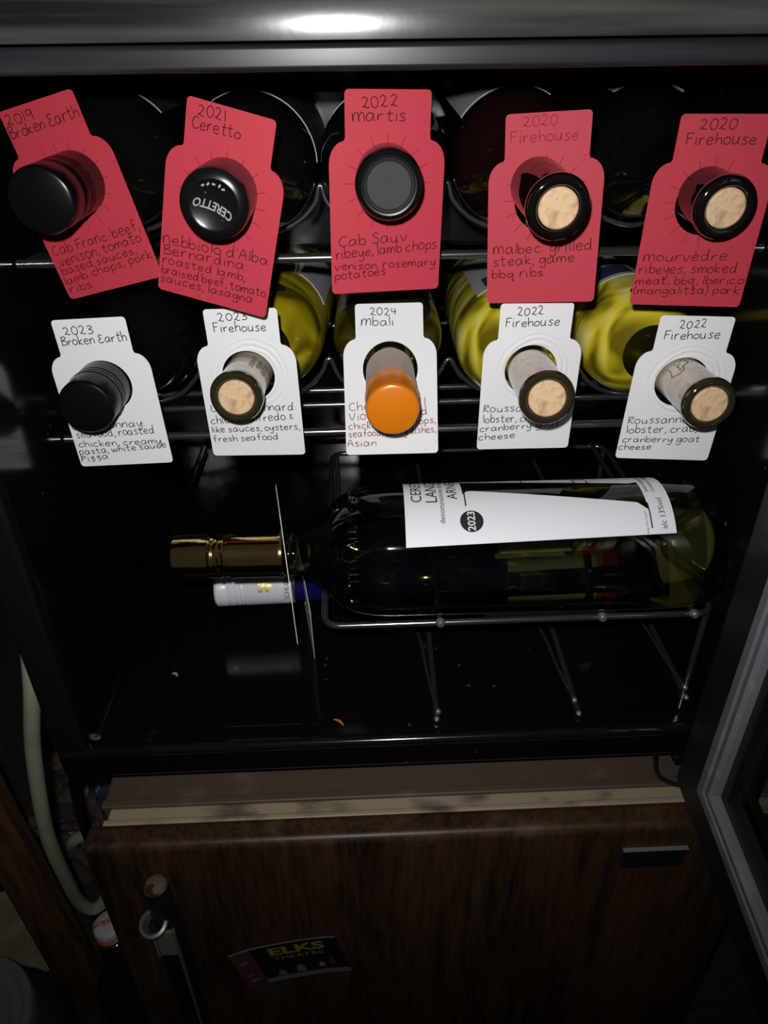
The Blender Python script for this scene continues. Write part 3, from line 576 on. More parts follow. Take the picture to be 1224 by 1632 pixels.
# ================================================================ BOTTLES (rows)
def arcp(s0, r0, s1, r1, n, p=1.0, ease='s'):
    out = []
    for i in range(1, n+1):
        t = i/n; k = t*t*(3-2*t); out.append((s0+(s1-s0)*t, r0+(r1-r0)*(k**p)))
    return out
def body_profile(neck_from, R=.0373, L=.300, neck=.0134, s_neck=.078, s_full=.120):
    P = [(neck_from, neck-.0002), (neck_from+.001, neck), (s_neck, neck+.0006)]
    P += [(s_neck+.006, neck+.0022), (s_neck+.014, neck+.0075), (s_neck+.022, neck+.0145), (s_neck+.030, R-.0048), (s_full-.005, R-.0015), (s_full+.003, R)]
    P += [(L-.012, R), (L-.005, R-.0012), (L-.001, R-.004), (L, R-.009), (L-.012, .012), (L-.016, .002)]
    return P
def cyl_patch(r, s0, s1, a0, a1, n=16, slant=0.0):
    """patch on a cylinder about local Y; angle a from +X towards +Z (radians); slant shifts s along the angle"""
    V = []; Fc = []
    for i in range(n+1):
        a = a0+(a1-a0)*i/n; d = slant*i/n
        V += [(r*math.cos(a), s0+d, r*math.sin(a)), (r*math.cos(a), s1, r*math.sin(a))]
    for i in range(n): k = 2*i; Fc.append((k, k+1, k+3, k+2))
    return V, Fc
def place(t, tip, ax, az):
    d = Vector((ax, 1, az)).normalized(); t.rotation_mode = 'QUATERNION'; t.rotation_quaternion = Vector((0, 1, 0)).rotation_difference(d); t.location = tip
    return d
def screw_cap(t, m, knurl=True, sleeve=None, L=.060, r=.0148):
    P = [(0, .0001), (0, r-.0022), (.0006, r-.0008), (.0018, r-.0001), (.0022, r), (.0150, r)]
    if knurl: P += [(.0156, r-.0004), (.0162, r), (.0190, r), (.0196, r-.0006), (.0202, r), (.0222, r), (.0228, r-.0006), (.0236, r)]
    else: P += [(.0160, r-.0005), (.0170, r-.0001), (.030, r), (.031, r-.0005), (.0322, r)]
    if sleeve:
        lathe('screw_cap', P, m, t)
        lathe('cap_sleeve', [(.0237, r-.0002), (.030, r-.0001), (L, r-.0002), (L+.0003, r-.001)], sleeve, t)
    else:
        lathe('screw_cap', P+[(.0242, r), (L, r), (L+.0004, r-.0012)], m, t)
    if knurl:
        n = 60; V = []; Fc = []
        for i in range(n):
            a = 2*PI*i/n; da = PI/n*.5; k = len(V)
            for (s, q) in ((.0164, r+.0001), (.0188, r+.0001)):
                for e in (-da, da): V.append((q*math.cos(a+e), s, q*math.sin(a+e)))
            V += [((r+.00045)*math.cos(a), .0164, (r+.00045)*math.sin(a)), ((r+.00045)*math.cos(a), .0188, (r+.00045)*math.sin(a))]
            Fc += [(k, k+4, k+5, k+2), (k+4, k+1, k+3, k+5), (k, k+1, k+4), (k+2, k+5, k+3)]
        obj('knurled_band', V, Fc, m, t)
def cork_lip(t, lipm, neckm, see_cork, lip_r=.0146, cork_r=.0095):
    """bottle mouth: rounded lip ring with the cork end sitting in it"""
    r = lip_r
    P = [(.0015, cork_r+.0002), (.0004, cork_r+.0012), (0, cork_r+.0026), (.0003, r-.0016), (.0012, r-.0005), (.0028, r), (.0050, r), (.0062, r-.0006), (.0068, r-.0014)]
    lathe('lip_ring', P, lipm, t, cap=False)
    lathe('cork', [(.0004, .0001), (.0004, cork_r-.0008), (.0010, cork_r), (.0400, cork_r)], M['cork'], t, n=32)

BOTTLES = [   # key, tip, ax, az, kind
 ('R1', (-.141, .353, -.0510), .015, .030), ('R2', (-.0620, .340, -.0520), .020, .020), ('R3', (.0150, .347, -.0465), .015, -.02),
 ('R4', (.0920, .347, -.0575), .015, .066), ('R5', (.1740, .356, -.0605), -.004, .092),
 ('W1', (-.148, .363, -.1550), 0, -.035), ('W2', (-.0680, .366, -.1530), .05, -.04), ('W3', (.0165, .359, -.1595), .02, -.01),
 ('W4', (.0960, .344, -.1490), .045, -.085), ('W5', (.1870, .352, -.1585), .0, -.03)]
LABELS = {
 'R1': ('red wine bottle with smooth black screw cap through the leftmost red tag', 'wine bottle'),
 'R2': ('red wine bottle with a black embossed cap, poking through the second red tag', 'wine bottle'),
 'R3': ('red wine bottle with flat grey-topped black capsule in the middle of the top row', 'wine bottle'),
 'R4': ('dark corked red wine bottle fourth from left in the top row', 'wine bottle'),
 'R5': ('dark corked red wine bottle at the right end of the top row', 'wine bottle'),
 'W1': ('wine bottle with ridged black screw cap through the leftmost white tag', 'wine bottle'),
 'W2': ('corked white wine bottle with printed cork in the second white tag from left', 'wine bottle'),
 'W3': ('white wine bottle with bright orange screw cap in the second row', 'wine bottle'),
 'W4': ('corked golden wine bottle just right of the orange-capped one', 'wine bottle'),
 'W5': ('corked bright golden wine bottle at the right end of the second row', 'wine bottle')}
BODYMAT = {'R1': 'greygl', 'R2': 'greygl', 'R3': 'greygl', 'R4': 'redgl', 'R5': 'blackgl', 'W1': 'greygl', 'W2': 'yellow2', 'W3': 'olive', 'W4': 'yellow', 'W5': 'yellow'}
ctr = {}
for key, tip, ax, az in BOTTLES:
    lb, cat = LABELS[key]
    t = thing('wine_bottle', lb, cat, group='bottles in the two wire racks'); d = place(t, tip, ax, az)
    R = .0373; ctr[key] = (tip[0]+ax*.13, tip[2]+az*.13)
    neck_from = {'R1': .058, 'R2': .040, 'R3': .040, 'R4': .0069, 'R5': .0069, 'W1': .058, 'W2': .0066, 'W3': .058, 'W4': .0066, 'W5': .0066}[key]
    see = key in ('W2', 'W4', 'W5')
    if see:
        lathe('glass_neck', [(.0066, .0130), (.0085, .0130), (.050, .0132)], M['corkside'], t, cap=False)
        lathe('wine_neck', [(.0501, .0132), (.0745, .0137)], M['olive'], t, cap=False)
        BP = body_profile(.066)
        lathe('shoulder_neck', [p for p in BP if p[0] < .089]+[(.0895, .0182)], M['olive'], t, n=56, cap=False)  # dark reflection where the shoulder curves into the neck, painted as dark olive
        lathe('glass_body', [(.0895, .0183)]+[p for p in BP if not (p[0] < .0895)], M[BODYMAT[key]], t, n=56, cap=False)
        a_ = math.radians({'W2': 75, 'W4': 80, 'W5': 99}[key]); V, Fc = [], []
        for i in range(17):
            for j in range(2):
                q = 2*PI*i/16; sx, sa = (0, 0) if j == 0 else (.0045*math.cos(q), .17*math.sin(q)); s_ = .1115+sx; rr_ = .0335+(s_-.1065)*.30; V.append(((rr_+.0009)*math.cos(a_+sa), s_, (rr_+.0009)*math.sin(a_+sa)))
        obj('air_bubble', V, [(2*i, 2*i+1, 2*i+3) for i in range(16)], M['olive'], t)
    else:
        lathe('glass_body', body_profile(neck_from), M[BODYMAT[key]], t, n=56)
    if key == 'R1': screw_cap(t, M['black'], knurl=False)
    if key == 'W1': screw_cap(t, M['black'], knurl=True)
    if key == 'W3': screw_cap(t, M['orange'], knurl=True, sleeve=M['sleeve'])
    if key == 'R2':
        lathe('capsule', [(0.0008, .0001), (.0006, .0095), (0, .0108), (.0004, .0132), (.0018, .0150), (.005, .0155), (.040, .0150), (.0405, .0138)], M['blackmet'], t)
        def emb(x, y, z, c=math.cos(math.radians(25)), q=math.sin(math.radians(25))):
            u, v = -x*.78, -y-14*x*x; return (u*c+v*q, .0003, -u*q+v*c-.0002)
        text_obj('embossed_lettering', 'CERETTO', .0052, M['silver'], t, emb, bold=.00012)
        for k in range(15):
            a = math.radians(185+k*10); q = rbox('embossed_mark', -.0005, .0005, -.0002, .0003, -.0009, .0009, M['silver'], t, bev=0); q.location = (.0108*math.cos(a), .0006, .0108*math.sin(a)); q.rotation_euler = (0, -a+PI/2, 0)
        for (x, z) in ((-.0035, .0082), (-.0012, .0086), (.0012, .0084), (.0036, .0076), (.0050, .0062)):
            q = rbox('embossed_mark', -.0007, .0007, -.0002, .0003, -.0004, .0004, M['silver'], t, bev=0); q.location = (x, .0006, z); q.rotation_euler = (0, random.uniform(-1, 1), 0)
        for (x, z) in ((-.0030, .0050), (.0026, -.0066)):
            q = lathe('brass_dot', [(0, .0001), (.0001, .0006), (.0006, .0007)], M['gold'], t, n=10); q.location = (x, .0004, z)
    if key == 'R3':
        lathe('capsule', [(.0010, .0112), (.0001, .0116), (0, .0124), (.0010, .0142), (.0030, .0151), (.008, .0154), (.040, .0149), (.0405, .0138)], M['blackmet'], t, cap=False)
        lathe('capsule_top', [(.0016, .0001), (.0014, .0098), (.0006, .0104), (.0003, .0111), (.0010, .0117), (.003, .0117)], M['greytop'], t)
    if key in ('R4', 'R5'): cork_lip(t, M['blackgl'], None, False, .0148, .0092)
    if see: cork_lip(t, M['lipgl'], None, True, .0146, .0098)
    if key == 'W2':
        for k, s in enumerate(('FIREHOUSE', 'WINERY', 'BOTTLED')):
            a0 = math.radians(62-k*17)
            text_obj('cork_lettering', s, .0042, M['ink'], t, lambda x, y, z, a0=a0: (.0134*math.cos(a0+y/.0134), .027-x*.85, .0134*math.sin(a0+y/.0134)))
    if key == 'W5':
        P = [(0, 0), (2, 5), (6, 7), (10, 3), (8, -3), (9, -8), (3, -6), (4, -1), (-2, -9), (-4, -3), (0, 0), (4, 3), (2, -4)]
        V, Fc = tube_vf([(.0133*math.cos(math.radians(112+q[0]*4.0)), .030-q[1]*.0009, .0133*math.sin(math.radians(112+q[0]*4.0))) for q in P], .00018, 5); obj('cork_emblem', V, Fc, M['ink'], t)
    # paper labels wrapped on the shoulders' far side
    LB = {'R1': ('labeld', 40, 120, .128, .0), 'R2': ('labeld', 0, 150, .130, .0), 'R3': ('labeld', 20, 160, .15, 0), 'R4': ('labelg', 60, 146, .126, .004), 'R5': ('labelg', 62, 122, .122, .012),
          'W1': ('labeld', 40, 140, .15, 0), 'W2': ('labelg', 19, 60, .154, .006), 'W3': ('labelg', 50, 130, .155, 0), 'W4': ('labelg', 70, 130, .132, -.006), 'W5': ('labelg', 78, 150, .148, -.004)}[key]
    a0, a1 = math.radians(LB[1]), math.radians(LB[2])
    V, Fc = cyl_patch(R+.00025, LB[3], .245, a0, a1, 20, LB[4]); lo = obj('paper_label', V, Fc, M[LB[0]], t, smooth=True)
    V, Fc = tube_vf([((R+.0003)*math.cos(a0+(a1-a0)*i/20), LB[3]+LB[4]*i/20, (R+.0003)*math.sin(a0+(a1-a0)*i/20)) for i in range(21)], .00022, 5)
    obj('label_edge', V, Fc, M['labelw'], t)
    if key == 'R4':
        for k in range(6):
            b0, b1 = math.radians(80+k*1.2), math.radians(128); V, Fc = cyl_patch(R+.0004, .134+k*.004, .1363+k*.004, b0, b1, 8, .003); obj('label_print', V, Fc, M['labelb'], t)
    if key == 'W4':
        V, Fc = cyl_patch(R+.0004, .140, .165, math.radians(75), math.radians(118), 8, -.004); obj('label_print', V, Fc, M['labelb'], t)
    if key == 'W5':
        V, Fc = cyl_patch(R+.0004, .154, .176, math.radians(82), math.radians(140), 8, -.004); obj('label_print', V, Fc, M['labelb'], t)
    if key == 'W2':
        text_obj('label_print', 'Firehouse', .009, M['ink_brown'], t, lambda x, y, z: ((R+.0004)*math.cos(math.radians(68)-x/R), .172-y, (R+.0004)*math.sin(math.radians(68)-x/R)), shear=.3)

wire_rack([ctr[k] for k in ('R1', 'R2', 'R3', 'R4', 'R5')], -.0925, -.1080, 'black chrome wire rack under the red-tagged bottles', (.625, .67))
wire_rack([ctr[k] for k in ('W1', 'W2', 'W3', 'W4', 'W5')], -.2000, -.2065, 'black chrome wire rack under the white-tagged bottles')

TL = {
 'R1': 'red neck tag reading Cab Franc, leftmost and tilted most',
 'R2': 'red neck tag reading Nebbiolo, second from left on the embossed cap',
 'R3': 'red neck tag reading Cab Sauv, middle of the top row',
 'R4': 'red neck tag reading Malbec with faint heading, fourth in the top row',
 'R5': 'red neck tag reading Mourvedre at the right end of the top row',
 'W1': 'white neck tag on the ridged black screw cap, far left',
 'W2': 'white neck tag second from left, top corner behind the red Nebbiolo tag',
 'W3': 'white neck tag with reddish handwriting behind the orange cap',
 'W4': 'white neck tag reading Roussanne immediately right of the orange-capped bottle',
 'W5': 'white neck tag reading Roussanne at the far right end of the row'}
for k, (pos, rv, lines) in TAGS.items():
    red = k[0] == 'R'
    pap = M['paper_red'] if red else (M['paper_ring'] if k in ('W2', 'W4', 'W5') else M['paper_white'])
    ink = M['ink_maroon'] if red else (M['ink_brown'] if k == 'W3' else M['ink'])
    make_tag(k, pos, rv, lines, pap, ink, TL[k], slits=red, hole_r=.0156 if k in ('R2', 'R3') else .0168 if k == 'W3' else .0152, group='red tags' if red else 'white tags', ink2=M['ink_faint'] if k == 'R4' else (M['ink'] if k == 'W3' else None))

# ================================================================ DISPLAY RACK + LYING BOTTLES
DR = thing('display_rack', 'low black chrome wire shelf holding the sideways bottle', 'wire rack', (.09, .356, -.388))
def dr(o): o.parent = DR; o.matrix_parent_inverse = Matrix.Translation(-Vector(DR.location)); return o
zt = -.3055; x0, x1, yf, yb = -.0285, .2235, .354, .594
def corner(cx, cy, r, a0, a1, z, n=5): return [(cx+r*math.cos(math.radians(a0+(a1-a0)*i/n)), cy+r*math.sin(math.radians(a0+(a1-a0)*i/n)), z) for i in range(n+1)]
rr = .010
P = corner(x0+rr, yf+rr, rr, 180, 270, zt)+corner(x1-rr, yf+rr, rr, 270, 360, zt)+corner(x1-rr, yb-rr, rr, 0, 90, zt)+corner(x0+rr, yb-rr, rr, 90, 180, zt)
dr(tube('rack_frame', P, .0022, M['wire'], n=10, closed=True))
for x in (.0455, .1495, .2090):
    dr(tube('cross_wire', catmull([(x, yf-.004, zt+.0026), (x, yf+.02, zt+.0028), (x+.001, .372, zt+.0018), (x+.002, .45, zt+.0026), (x+.002, yb, zt+.0026)], 4), .0020, M['wire'], n=8))
    b = lathe('wire_end', [(-.0022, .0006), (-.0018, .0020), (-.0004, .0030), (.0016, .0032), (.003, .0022)], M['steel'], DR, n=12); dr(b); b.location = (x, yf-.004, zt+.0026)
zl = ZI+.0058
for x, yy in ((.0450, .3470), (.1440, .3470), (.2240, .358)):
    dr(tube('floor_wire', [(x, yy, zl), (x+.003, .455, zl), (x+.004, yb-.02, zl)], .0024, M['wire'], n=8))
    b = lathe('wire_end', [(-.0012, .0004), (-.0010, .0012), (0, .0019), (.0016, .0022), (.003, .0018)], M['steel'], DR, n=12); dr(b); b.location = (x, yy-.001, zl)
for x, y, z in ((.0458, .3475, -.3795), (.1405, .3500, -.3760), (.2210, .3580, -.3760)):
    dr(tube('support_wire', catmull([(x, y, z), (x-.004, y+.03, z+.0005), (x-.006, y+.07, z-.001), (x-.010, .46, zl+.002), (x-.010, .56, zl)], 4), .0013, M['wire'], n=8))
    b = lathe('wire_end', [(-.0016, .0004), (-.0012, .0014), (0, .0021), (.0016, .0020), (.003, .0013)], M['steel'], DR, n=12); dr(b); b.location = (x, y-.001, z)
for x, y in ((x0+.004, .500), (x0+.004, yb-.006), (x1-.001, yf+.006), (x1-.002, yb-.006)): dr(tube('rack_leg', [(x, y, zt), (x, y, ZI+.002)], .0022, M['wire'], n=8))

# sideways clear bottle, neck to the left
CB = thing('wine_bottle', 'large clear wine bottle lying sideways with gold cap and white label', 'wine bottle')
ends = (Vector((-.1204, .3758, -.2622)), Vector((.216, .3695, -.2600))); dX = (ends[1]-ends[0]).normalized()
CB.rotation_mode = 'QUATERNION'; q0 = Matrix.Rotation(-PI/2, 3, 'Z').to_quaternion(); q1 = Vector((1, 0, 0)).rotation_difference(dX)
CB.rotation_quaternion = q1 @ q0; CB.location = ends[0]
Rb = .0413
gb = [(.069, .0118), (.0695, .0140), (.082, .0147), (.0855, .0165), (.0905, .0212), (.0960, .0268), (.1035, .0345), (.112, .0386), (.124, .0408), (.135, Rb), (.300, Rb), (.318, .0408), (.327, .0385), (.333, .034), (.3362, .028), (.3355, .0235), (.325, .016), (.316, .0085), (.314, .001)]
lathe('glass_body', gb, M['clear'], CB, n=72, ang=.9)
lathe('base_ring', [(.318, .0400), (.326, .0380), (.3325, .0335), (.3352, .0285), (.3335, .0270), (.328, .031), (.321, .0365), (.318, .0385)], M['baseglass'], CB, n=56, ang=1.5, cap=False)
lathe('punt', [(.3345, .0262), (.326, .0215), (.316, .0150), (.309, .0085), (.306, .0001)], M['punt'], CB, n=40, ang=1.5, cap=False)
lathe('neck_ring', [(.0850, .0150), (.0880, .0176), (.0905, .0196)], M['puntring'], CB, n=40, cap=False)
rc = .0148
lathe('gold_cap', [(0, .0001), (0, rc-.0018), (.0010, rc-.0003), (.0020, rc), (.0225, rc), (.0235, rc-.0007), (.0245, rc-.0002), (.0262, rc-.0007), (.0275, rc), (.0285, rc), (.0295, rc-.0009), (.0315, rc-.0002), (.0325, rc-.0009), (.0340, rc-.0009), (.0350, rc), (.0665, rc), (.0675, rc+.0002), (.0685, rc-.0002), (.0688, .0120)], M['gold'], CB, n=56, ang=.5)
lathe('cap_rim', [(.0655, rc+.0003), (.0672, rc+.0005), (.0688, rc+.0001), (.0690, .0125)], M['gold'], CB, n=40, cap=False)
# label pieces around a cut-out window
def lab(name, s0, s1, f0, f1, m=None, dr_=.0003, n=14, ns=10):
    V = []; Fc = []
    for j in range(ns+1):
        s = s0+(s1-s0)*j/ns; t_ = j/ns; a0 = math.radians(f0(t_)); a1 = math.radians(f1(t_))
        for i in range(n+1):
            a = a0+(a1-a0)*i/n; V.append(((Rb+dr_)*math.cos(a), s, (Rb+dr_)*math.sin(a)))
    for j in range(ns):
        for i in range(n): k = j*(n+1)+i; Fc.append((k, k+n+1, k+n+2, k+1))
    return obj(name, V, Fc, m or M['blange'], CB, smooth=True)
S0, S1, S2, S3 = .1440, .1790, .2860, .3000
bot = lambda s: 36.5+(s-S0)/(S3-S0)*6.0
lab('label_band', S0, S1, lambda t: bot(S0+(S1-S0)*t), lambda t: 158)
lab('label_band', S2, S3, lambda t: bot(S2+(S3-S2)*t), lambda t: 158)
lab('label_panel', S1, S2, lambda t: bot(S1+(S2-S1)*t), lambda t: 91.5-22*t-6*max(0, (.03-t)/.03)-6*max(0, (t-.95)/.05), n=12, ns=40)
lab('label_panel', S1, S2, lambda t: 112-16*t+3*max(0, (t-.95)/.05), lambda t: 158, n=12, ns=40)
def wrap(s_mid, ang_deg, dr_=.0006):
    a0 = math.radians(ang_deg)
    return lambda x, y, z: ((Rb+dr_)*math.cos(a0+x/Rb), s_mid-y, (Rb+dr_)*math.sin(a0+x/Rb))
for s, a, txt, sz, al in ((.1515, 76, 'CERETTO', .0092, 'LEFT'), (.1605, 75, 'LANGHE', .0098, 'LEFT'), (.1658, 55, 'denominazione di origine controllata', .0046, 'LEFT'), (.1728, 79, 'ARNEIS', .0086, 'LEFT'),
                      (.2935, 46, 'alc 13%vol', .0049, 'LEFT'), (.2885, 82, 'Imbottigliato da Ceretto', .0036, 'LEFT'), (.2925, 82, 'Contiene Solfiti', .0036, 'LEFT'), (.2835, 52, 'design silvio coppola', .0017, 'CENTER')):
    text_obj('label_lettering', txt, sz, M['ink'], CB, wrap(s, a), align=al)
cx, ca, rd = .1825, 57.0, .0068
V = [((Rb+.0006)*math.cos(math.radians(ca)), cx, (Rb+.0006)*math.sin(math.radians(ca)))]+[((Rb+.0006)*math.cos(math.radians(ca)+rd*math.cos(2*PI*i/36)/Rb), cx-rd*math.sin(2*PI*i/36), (Rb+.0006)*math.sin(math.radians(ca)+rd*math.cos(2*PI*i/36)/Rb)) for i in range(36)]
obj('vintage_disc', V, [(0, 1+i, 1+(i+1) % 36) for i in range(36)], M['ink'], CB)
text_obj('vintage_lettering', '2023', .0062, M['labelw'], CB, wrap(cx, ca, .0009), bold=.00012)
lab('label_line', S1+.0005, S1+.0013, lambda t: 71, lambda t: 91, M['ink'], .0006, ns=1)
lab('label_line', S2-.0002, S2+.0006, lambda t: 47, lambda t: 70, M['ink'], .0006, ns=1)
for s, a, b in ((.2165, 103, 112), (.2480, 98, 110), (.2560, 98, 106)): lab('label_line', s, s+.0008, lambda t: a, lambda t: b, M['ink'], .0006, ns=1)
lab('label_line', .2480, .2560, lambda t: 108.5, lambda t: 110, M['ink'], .0006, ns=2)
def relief(x, y, z): a = math.radians(50)+x/.0400; return ((.0392+z)*math.cos(a), .1135-y, (.0392+z)*math.sin(a))
text_obj('embossed_lettering', 'CERETTO  ALBA  CERETTO', .0085, M['clearneck'], CB, relief, extrude=.0007)

# sideways blue bottle under the rack
BB = thing('wine_bottle', 'slim cobalt blue bottle with white screw cap lying below the clear one', 'wine bottle', (-.1204, .460, -.3530), (0, 0, -PI/2+.02))
Ru = .0352
lathe('glass_body', [(.0625, .0120), (.063, .0138), (.085, .0150), (.110, .0205), (.135, .0285), (.155, .0335), (.170, Ru), (.322, Ru), (.328, .033), (.330, .028), (.322, .012), (.320, .001)], M['blue'], BB, n=48)
r = .0148
lathe('screw_cap', [(0, .0001), (0, r-.0026), (.0006, r-.0010), (.0020, r), (.010, r), (.0108, r-.0004), (.0116, r), (.0155, r), (.0166, r-.0007), (.0176, r), (.0196, r), (.0206, r-.0007), (.0216, r), (.0236, r-.0003), (.0246, r+.0001), (.0625, r), (.0630, r-.001)], M['whitecap'], BB, n=48)
def wrap2(s_mid, ang, R0, d=.0003, k=1):
    a0 = math.radians(ang); return lambda x, y, z: ((R0+d)*math.cos(a0+x/R0), s_mid-y, (R0+d)*math.sin(a0+x/R0))
for k, (x, y, rr_) in enumerate(((0, 0, .0034), (-.0028, .0035, .002), (.0028, .0035, .002), (0, -.004, .0022), (.003, -.002, .0016), (-.003, -.002, .0016))):
    f = wrap2(.040, 34, r, .0002+.00003*k); V = [f(x, y, 0)]+[f(x+rr_*math.cos(2*PI*i/14), y+rr_*math.sin(2*PI*i/14), 0) for i in range(14)]
    obj('gold_crest', V, [(0, 1+i, 1+(i+1) % 14) for i in range(14)], M['goldprint'], BB)
text_obj('cap_lettering', 'SCHLOSS', .0050, M['ink'], BB, wrap2(.0570, 28, r))
V, Fc = cyl_patch(Ru+.0003, .222, .286, math.radians(64), math.radians(118), 24); obj('paper_label', V, Fc, M['labelw'], BB, smooth=True)
V, Fc = cyl_patch(Ru+.0003, .210, .315, math.radians(-52), math.radians(-10), 16); obj('paper_label', V, Fc, M['labelw'], BB, smooth=True)
V, Fc = cyl_patch(Ru+.0005, .291, .301, math.radians(64), math.radians(118), 16); obj('label_stripe', V, Fc, M['redprint'], BB)
V, Fc = cyl_patch(Ru+.0005, .286, .2905, math.radians(64), math.radians(118), 16); obj('label_stripe', V, Fc, M['goldprint'], BB)

# tags on the two lying bottles
hole = Vector((-.0515, .3745, -.2622))
Tq = thing('bottle_tag', 'white neck tag seen edge-on around the gold-capped bottle neck', 'bottle tag', group='tags on the sideways bottles')
n_ = Vector((.9905, .1300, .036)).normalized()
def orient(t, normal, up, hole):
    nn = normal.normalized(); u = (up-nn*up.dot(nn)).normalized(); x = nn.cross(u)
    # local axes: X=x, Y=normal, Z=u
    m = Matrix((x, nn, u)).transposed(); t.rotation_mode = 'QUATERNION'; t.rotation_quaternion = m.to_quaternion(); t.location = hole - m @ Vector((0, 0, HOLE))
from_bm('card', card_mesh(.0152), M['paper_white'], Tq)
orient(Tq, Vector((.9876, .1544, .027)), Vector((0, .04, 1)), hole)
hole2 = Vector((-.0515, .4585, -.3530))
Tr = thing('bottle_tag', 'white neck tag on the blue bottle resting on the cooler floor', 'bottle tag', group='tags on the sideways bottles')
from_bm('card', card_mesh(.0154), M['paper_white'], Tr)
orient(Tr, Vector((.984, .178, .02)), Vector((-.17, .965, .19)), hole2)

# crumbs on the cooler floor
def crumb(name, p0, p1, r, m, label):
    o = tube(name, catmull([p0, tuple((a+b)/2+.0006 for a, b in zip(p0, p1)), p1], 3), r, m, n=6, rfun=lambda t: r*(1-.6*abs(2*t-1))); tag(o, label, 'crumb'); return o
crumb('orange_splinter', (-.0265, .352, ZI+.0035), (-.0195, .346, ZI+.0035), .0011, M['crumb'], 'tiny orange splinter lying on the glossy black cooler floor')
crumb('tan_crumb', (-.1490, .402, ZI+.0042), (-.1440, .399, ZI+.0042), .0013, M['crumb2'], 'tiny tan crumb at the left edge of the cooler floor')

# ================================================================ CLUTTER LEFT OF THE FRIDGES
tw = obj('timber_post', [(x, y, z) for y in (.42, .438) for (x, z) in ((-.3585, FZ), (-.312, FZ), (-.3450, -.30), (-.380, -.30))], [(0, 1, 2, 3), (7, 6, 5, 4), (0, 4, 5, 1), (1, 5, 6, 2), (2, 6, 7, 3), (3, 7, 4, 0)], M['wood'])
bvt = tw.modifiers.new('bevel', 'BEVEL'); bvt.width = .002; bvt.segments = 2
tag(tw, 'upright brown timber post at the left edge beside the fridges', 'post')
hose = tube('hose', catmull([(-.236, .52, .05), (-.232, .46, -.15), (-.2285, .385, -.30), (-.229, .362, -.352), (-.2450, .360, -.420), (-.2595, .360, -.515), (-.2680, .372, -.598), (-.2740, .384, -.650), (-.2690, .391, -.676), (-.2573, .396, -.668), (-.2490, .404, -.645), (-.2480, .410, -.615), (-.2560, .416, -.606), (-.2700, .420, -.606), (-.2860, .424, -.622), (-.300, .45, -.68), (-.31, .50, -.80), (-.31, .53, -.90)], 7), .0056, M['hose'], n=14)
tag(hose, 'thick pale green hose looping down beside the cooler', 'hose')
cord = tube('power_cord', catmull([(-.226, .40, -.30), (-.226, .385, -.40), (-.240, .385, -.48), (-.252, .395, -.56), (-.262, .42, -.66), (-.27, .50, -.80), (-.28, .53, -.945)], 6), .0032, M['shell'], n=8)
tag(cord, 'thin black cord running behind the pale green hose', 'cord')
def crumple(name, cx, cy, cz, sx, sy, sz, m, seed, amp=.25, sub=4):
    bm = bmesh.new(); bmesh.ops.create_icosphere(bm, subdivisions=sub, radius=1)
    for v in bm.verts:
        p = v.co.copy(); n1 = noise.noise(p*1.6+Vector((seed, 0, 0))); n2 = abs(noise.noise(p*4+Vector((0, seed, 0)))); k = 1+amp*n1-amp*.9*n2
        q = Vector([math.copysign(abs(c)**.6, c) for c in p]); v.co = Vector((cx+q.x*sx*k, cy+q.y*sy*k, cz+q.z*sz*k))
    return from_bm(name, bm, m, None, smooth=True, ang=.5)
# shelf of odds and ends behind, left of the mini fridge
cb = rbox('cardboard_box', -.345, -.212, .56, .80, FZ, -.815, M['card'], bev=.003); tag(cb, 'cardboard box on the floor beside the mini fridge', 'box')
tag(crumple('crumpled_bag', -.405, .640, -.880, .056, .065, .068, M['bag'], 3.1, .45), 'crumpled brown plastic bag beside the mini fridge', 'bag')
tag(crumple('teal_pouch', -.322, .600, -.775, .022, .030, .040, M['teal'], 7.7, .2), 'small dark teal pouch wedged beside the mini fridge', 'pouch')
tag(crumple('foil_scrap', -.3300, .520, -.7660, .012, .014, .0055, M['foil'], 1.3, .2, 3), 'bright white foil scrap just left of the brown door', 'foil')
tag(crumple('tan_cloth', -.385, .690, -.800, .050, .04, .010, M['tan'], 5.3, .35), 'tan cloth lying over the crumpled bag', 'cloth')
# beer bottle with swing stopper
GB = thing('beer_bottle', 'dark green beer bottle with white swing stopper, standing left of mini fridge', 'beer bottle', (-.2525, .380, FZ))
def up(name, prof, m, par=GB, **k):
    o = lathe(name, prof, m, par, **k); o.rotation_euler = (PI/2, 0, 0); return o
up('glass_body', [(0.002, .001), (0.001, .030), (.004, .0335), (.150, .0335), (.165, .0325), (.185, .026), (.205, .0185), (.225, .0150), (.247, .0138), (.2475, .0160), (.253, .0160), (.2545, .0140), (.255, .0100)], M['green'], n=48)
up('rubber_gasket', [(.2545, .009), (.2548, .0142), (.2575, .0146), (.2582, .0138), (.2582, .009)], M['rubber'], n=32)
up('stopper', [(.2578, .004), (.2580, .0134), (.2600, .0145), (.2655, .0146), (.2680, .0136), (.2692, .0110), (.2700, .0095), (.2701, .0001)], M['ceramic'], n=40)
tube('wire_bail', catmull([(-.0165, 0, .235), (-.0175, 0, .250), (-.0160, .001, .263), (-.0146, .002, .266)], 4), .0010, M['steel'], GB)
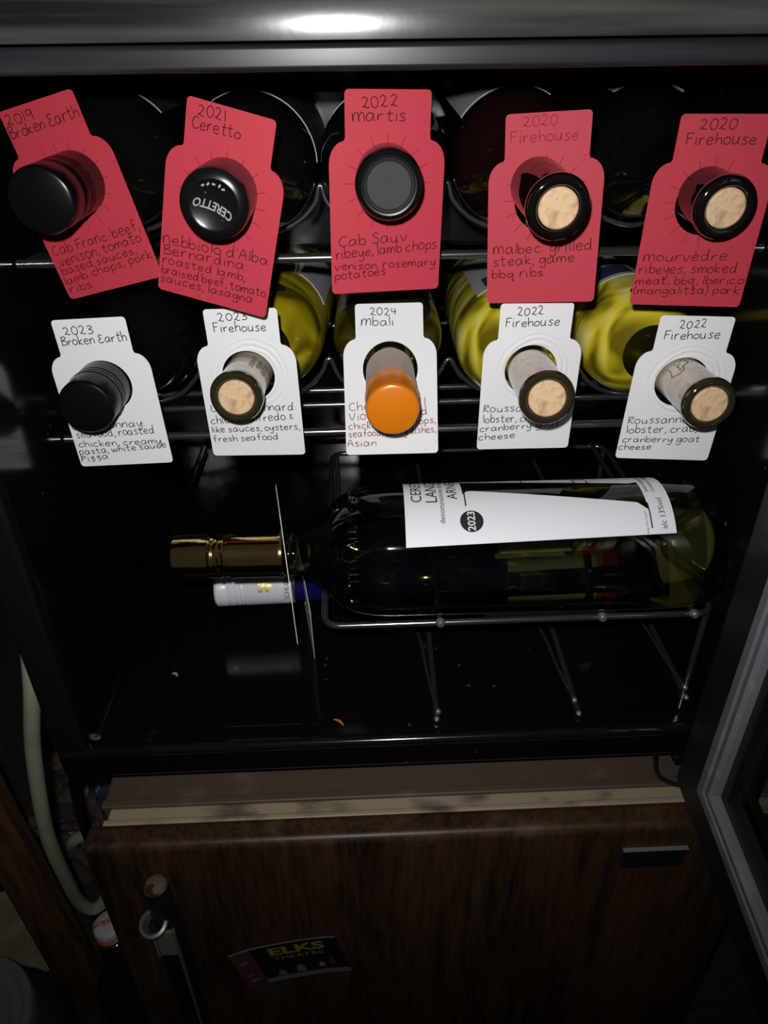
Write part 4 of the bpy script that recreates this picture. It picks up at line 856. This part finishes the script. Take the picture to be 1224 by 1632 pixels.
tube('wire_bail', catmull([(.0165, 0, .235), (.0175, 0, .250), (.0160, .001, .263), (.0146, .002, .266)], 4), .0010, M['steel'], GB)
text_obj('stopper_lettering', 'Grolsch', .0095, M['redprint'], GB, lambda x, y, z: (-x*.80+.001*0-.30*y, -y*1.1-.30*-x*0+.001+.28*x*-1, .2702), bold=.00025, shear=.2)
# plastic tub with lid, bottom left
TB = thing('plastic_tub', 'round plastic jar with grey-blue lid at the bottom left corner', 'jar', (-.388, .322, FZ))
o = lathe('jar_body', [(0, .001), (0, .075), (.004, .082), (.12, .088), (.150, .086), (.172, .076), (.182, .0665), (.200, .064)], M['tub'], TB, n=56); o.rotation_euler = (PI/2, 0, 0)
o = lathe('lid', [(.186, .0650), (.186, .0672), (.206, .0675), (.2095, .0655), (.210, .0590), (.206, .0560), (.2055, .0001)], M['lid'], TB, n=56); o.rotation_euler = (PI/2, 0, 0)
o = lathe('lid_rib', [(.2055, .044), (.2070, .0445), (.2070, .0465), (.2055, .047)], M['lid'], TB, n=48, cap=False); o.rotation_euler = (PI/2, 0, 0)
cs = rbox('cardboard_sheet', -.055, .055, -.055, .055, 0, .004, M['card'], bev=.001); cs.location = (-.440, .475, FZ+.075); cs.rotation_euler = (.25, .1, .5)
tag(cs, 'piece of tan cardboard behind the plastic jar', 'cardboard')
tb2 = rbox('teal_crate', -.66, -.490, .50, .60, FZ, -.845, M['teal'], bev=.006); tag(tb2, 'dark teal crate left of the timber post', 'crate')
st = rbox('tan_strap', -.520, -.508, .498, .60, -.845, -.840, M['tan'], bev=.001); st.rotation_euler = (0, 0, 0); tag(st, 'tan strap lying across the teal crate', 'strap')
# right of the mini fridge: a tan board leaning and darker box
bd = rbox('tan_board', .288, .312, .352, .60, FZ, -.50, M['tan'], bev=.002); tag(bd, 'narrow tan board standing at the right side of the mini fridge', 'board')
bx = rbox('grey_box', .36, .50, .52, .72, FZ, -.80, M['bag'], bev=.004); tag(bx, 'dusty grey-brown box on the floor right of the mini fridge', 'box')
bpy.context.view_layer.update()
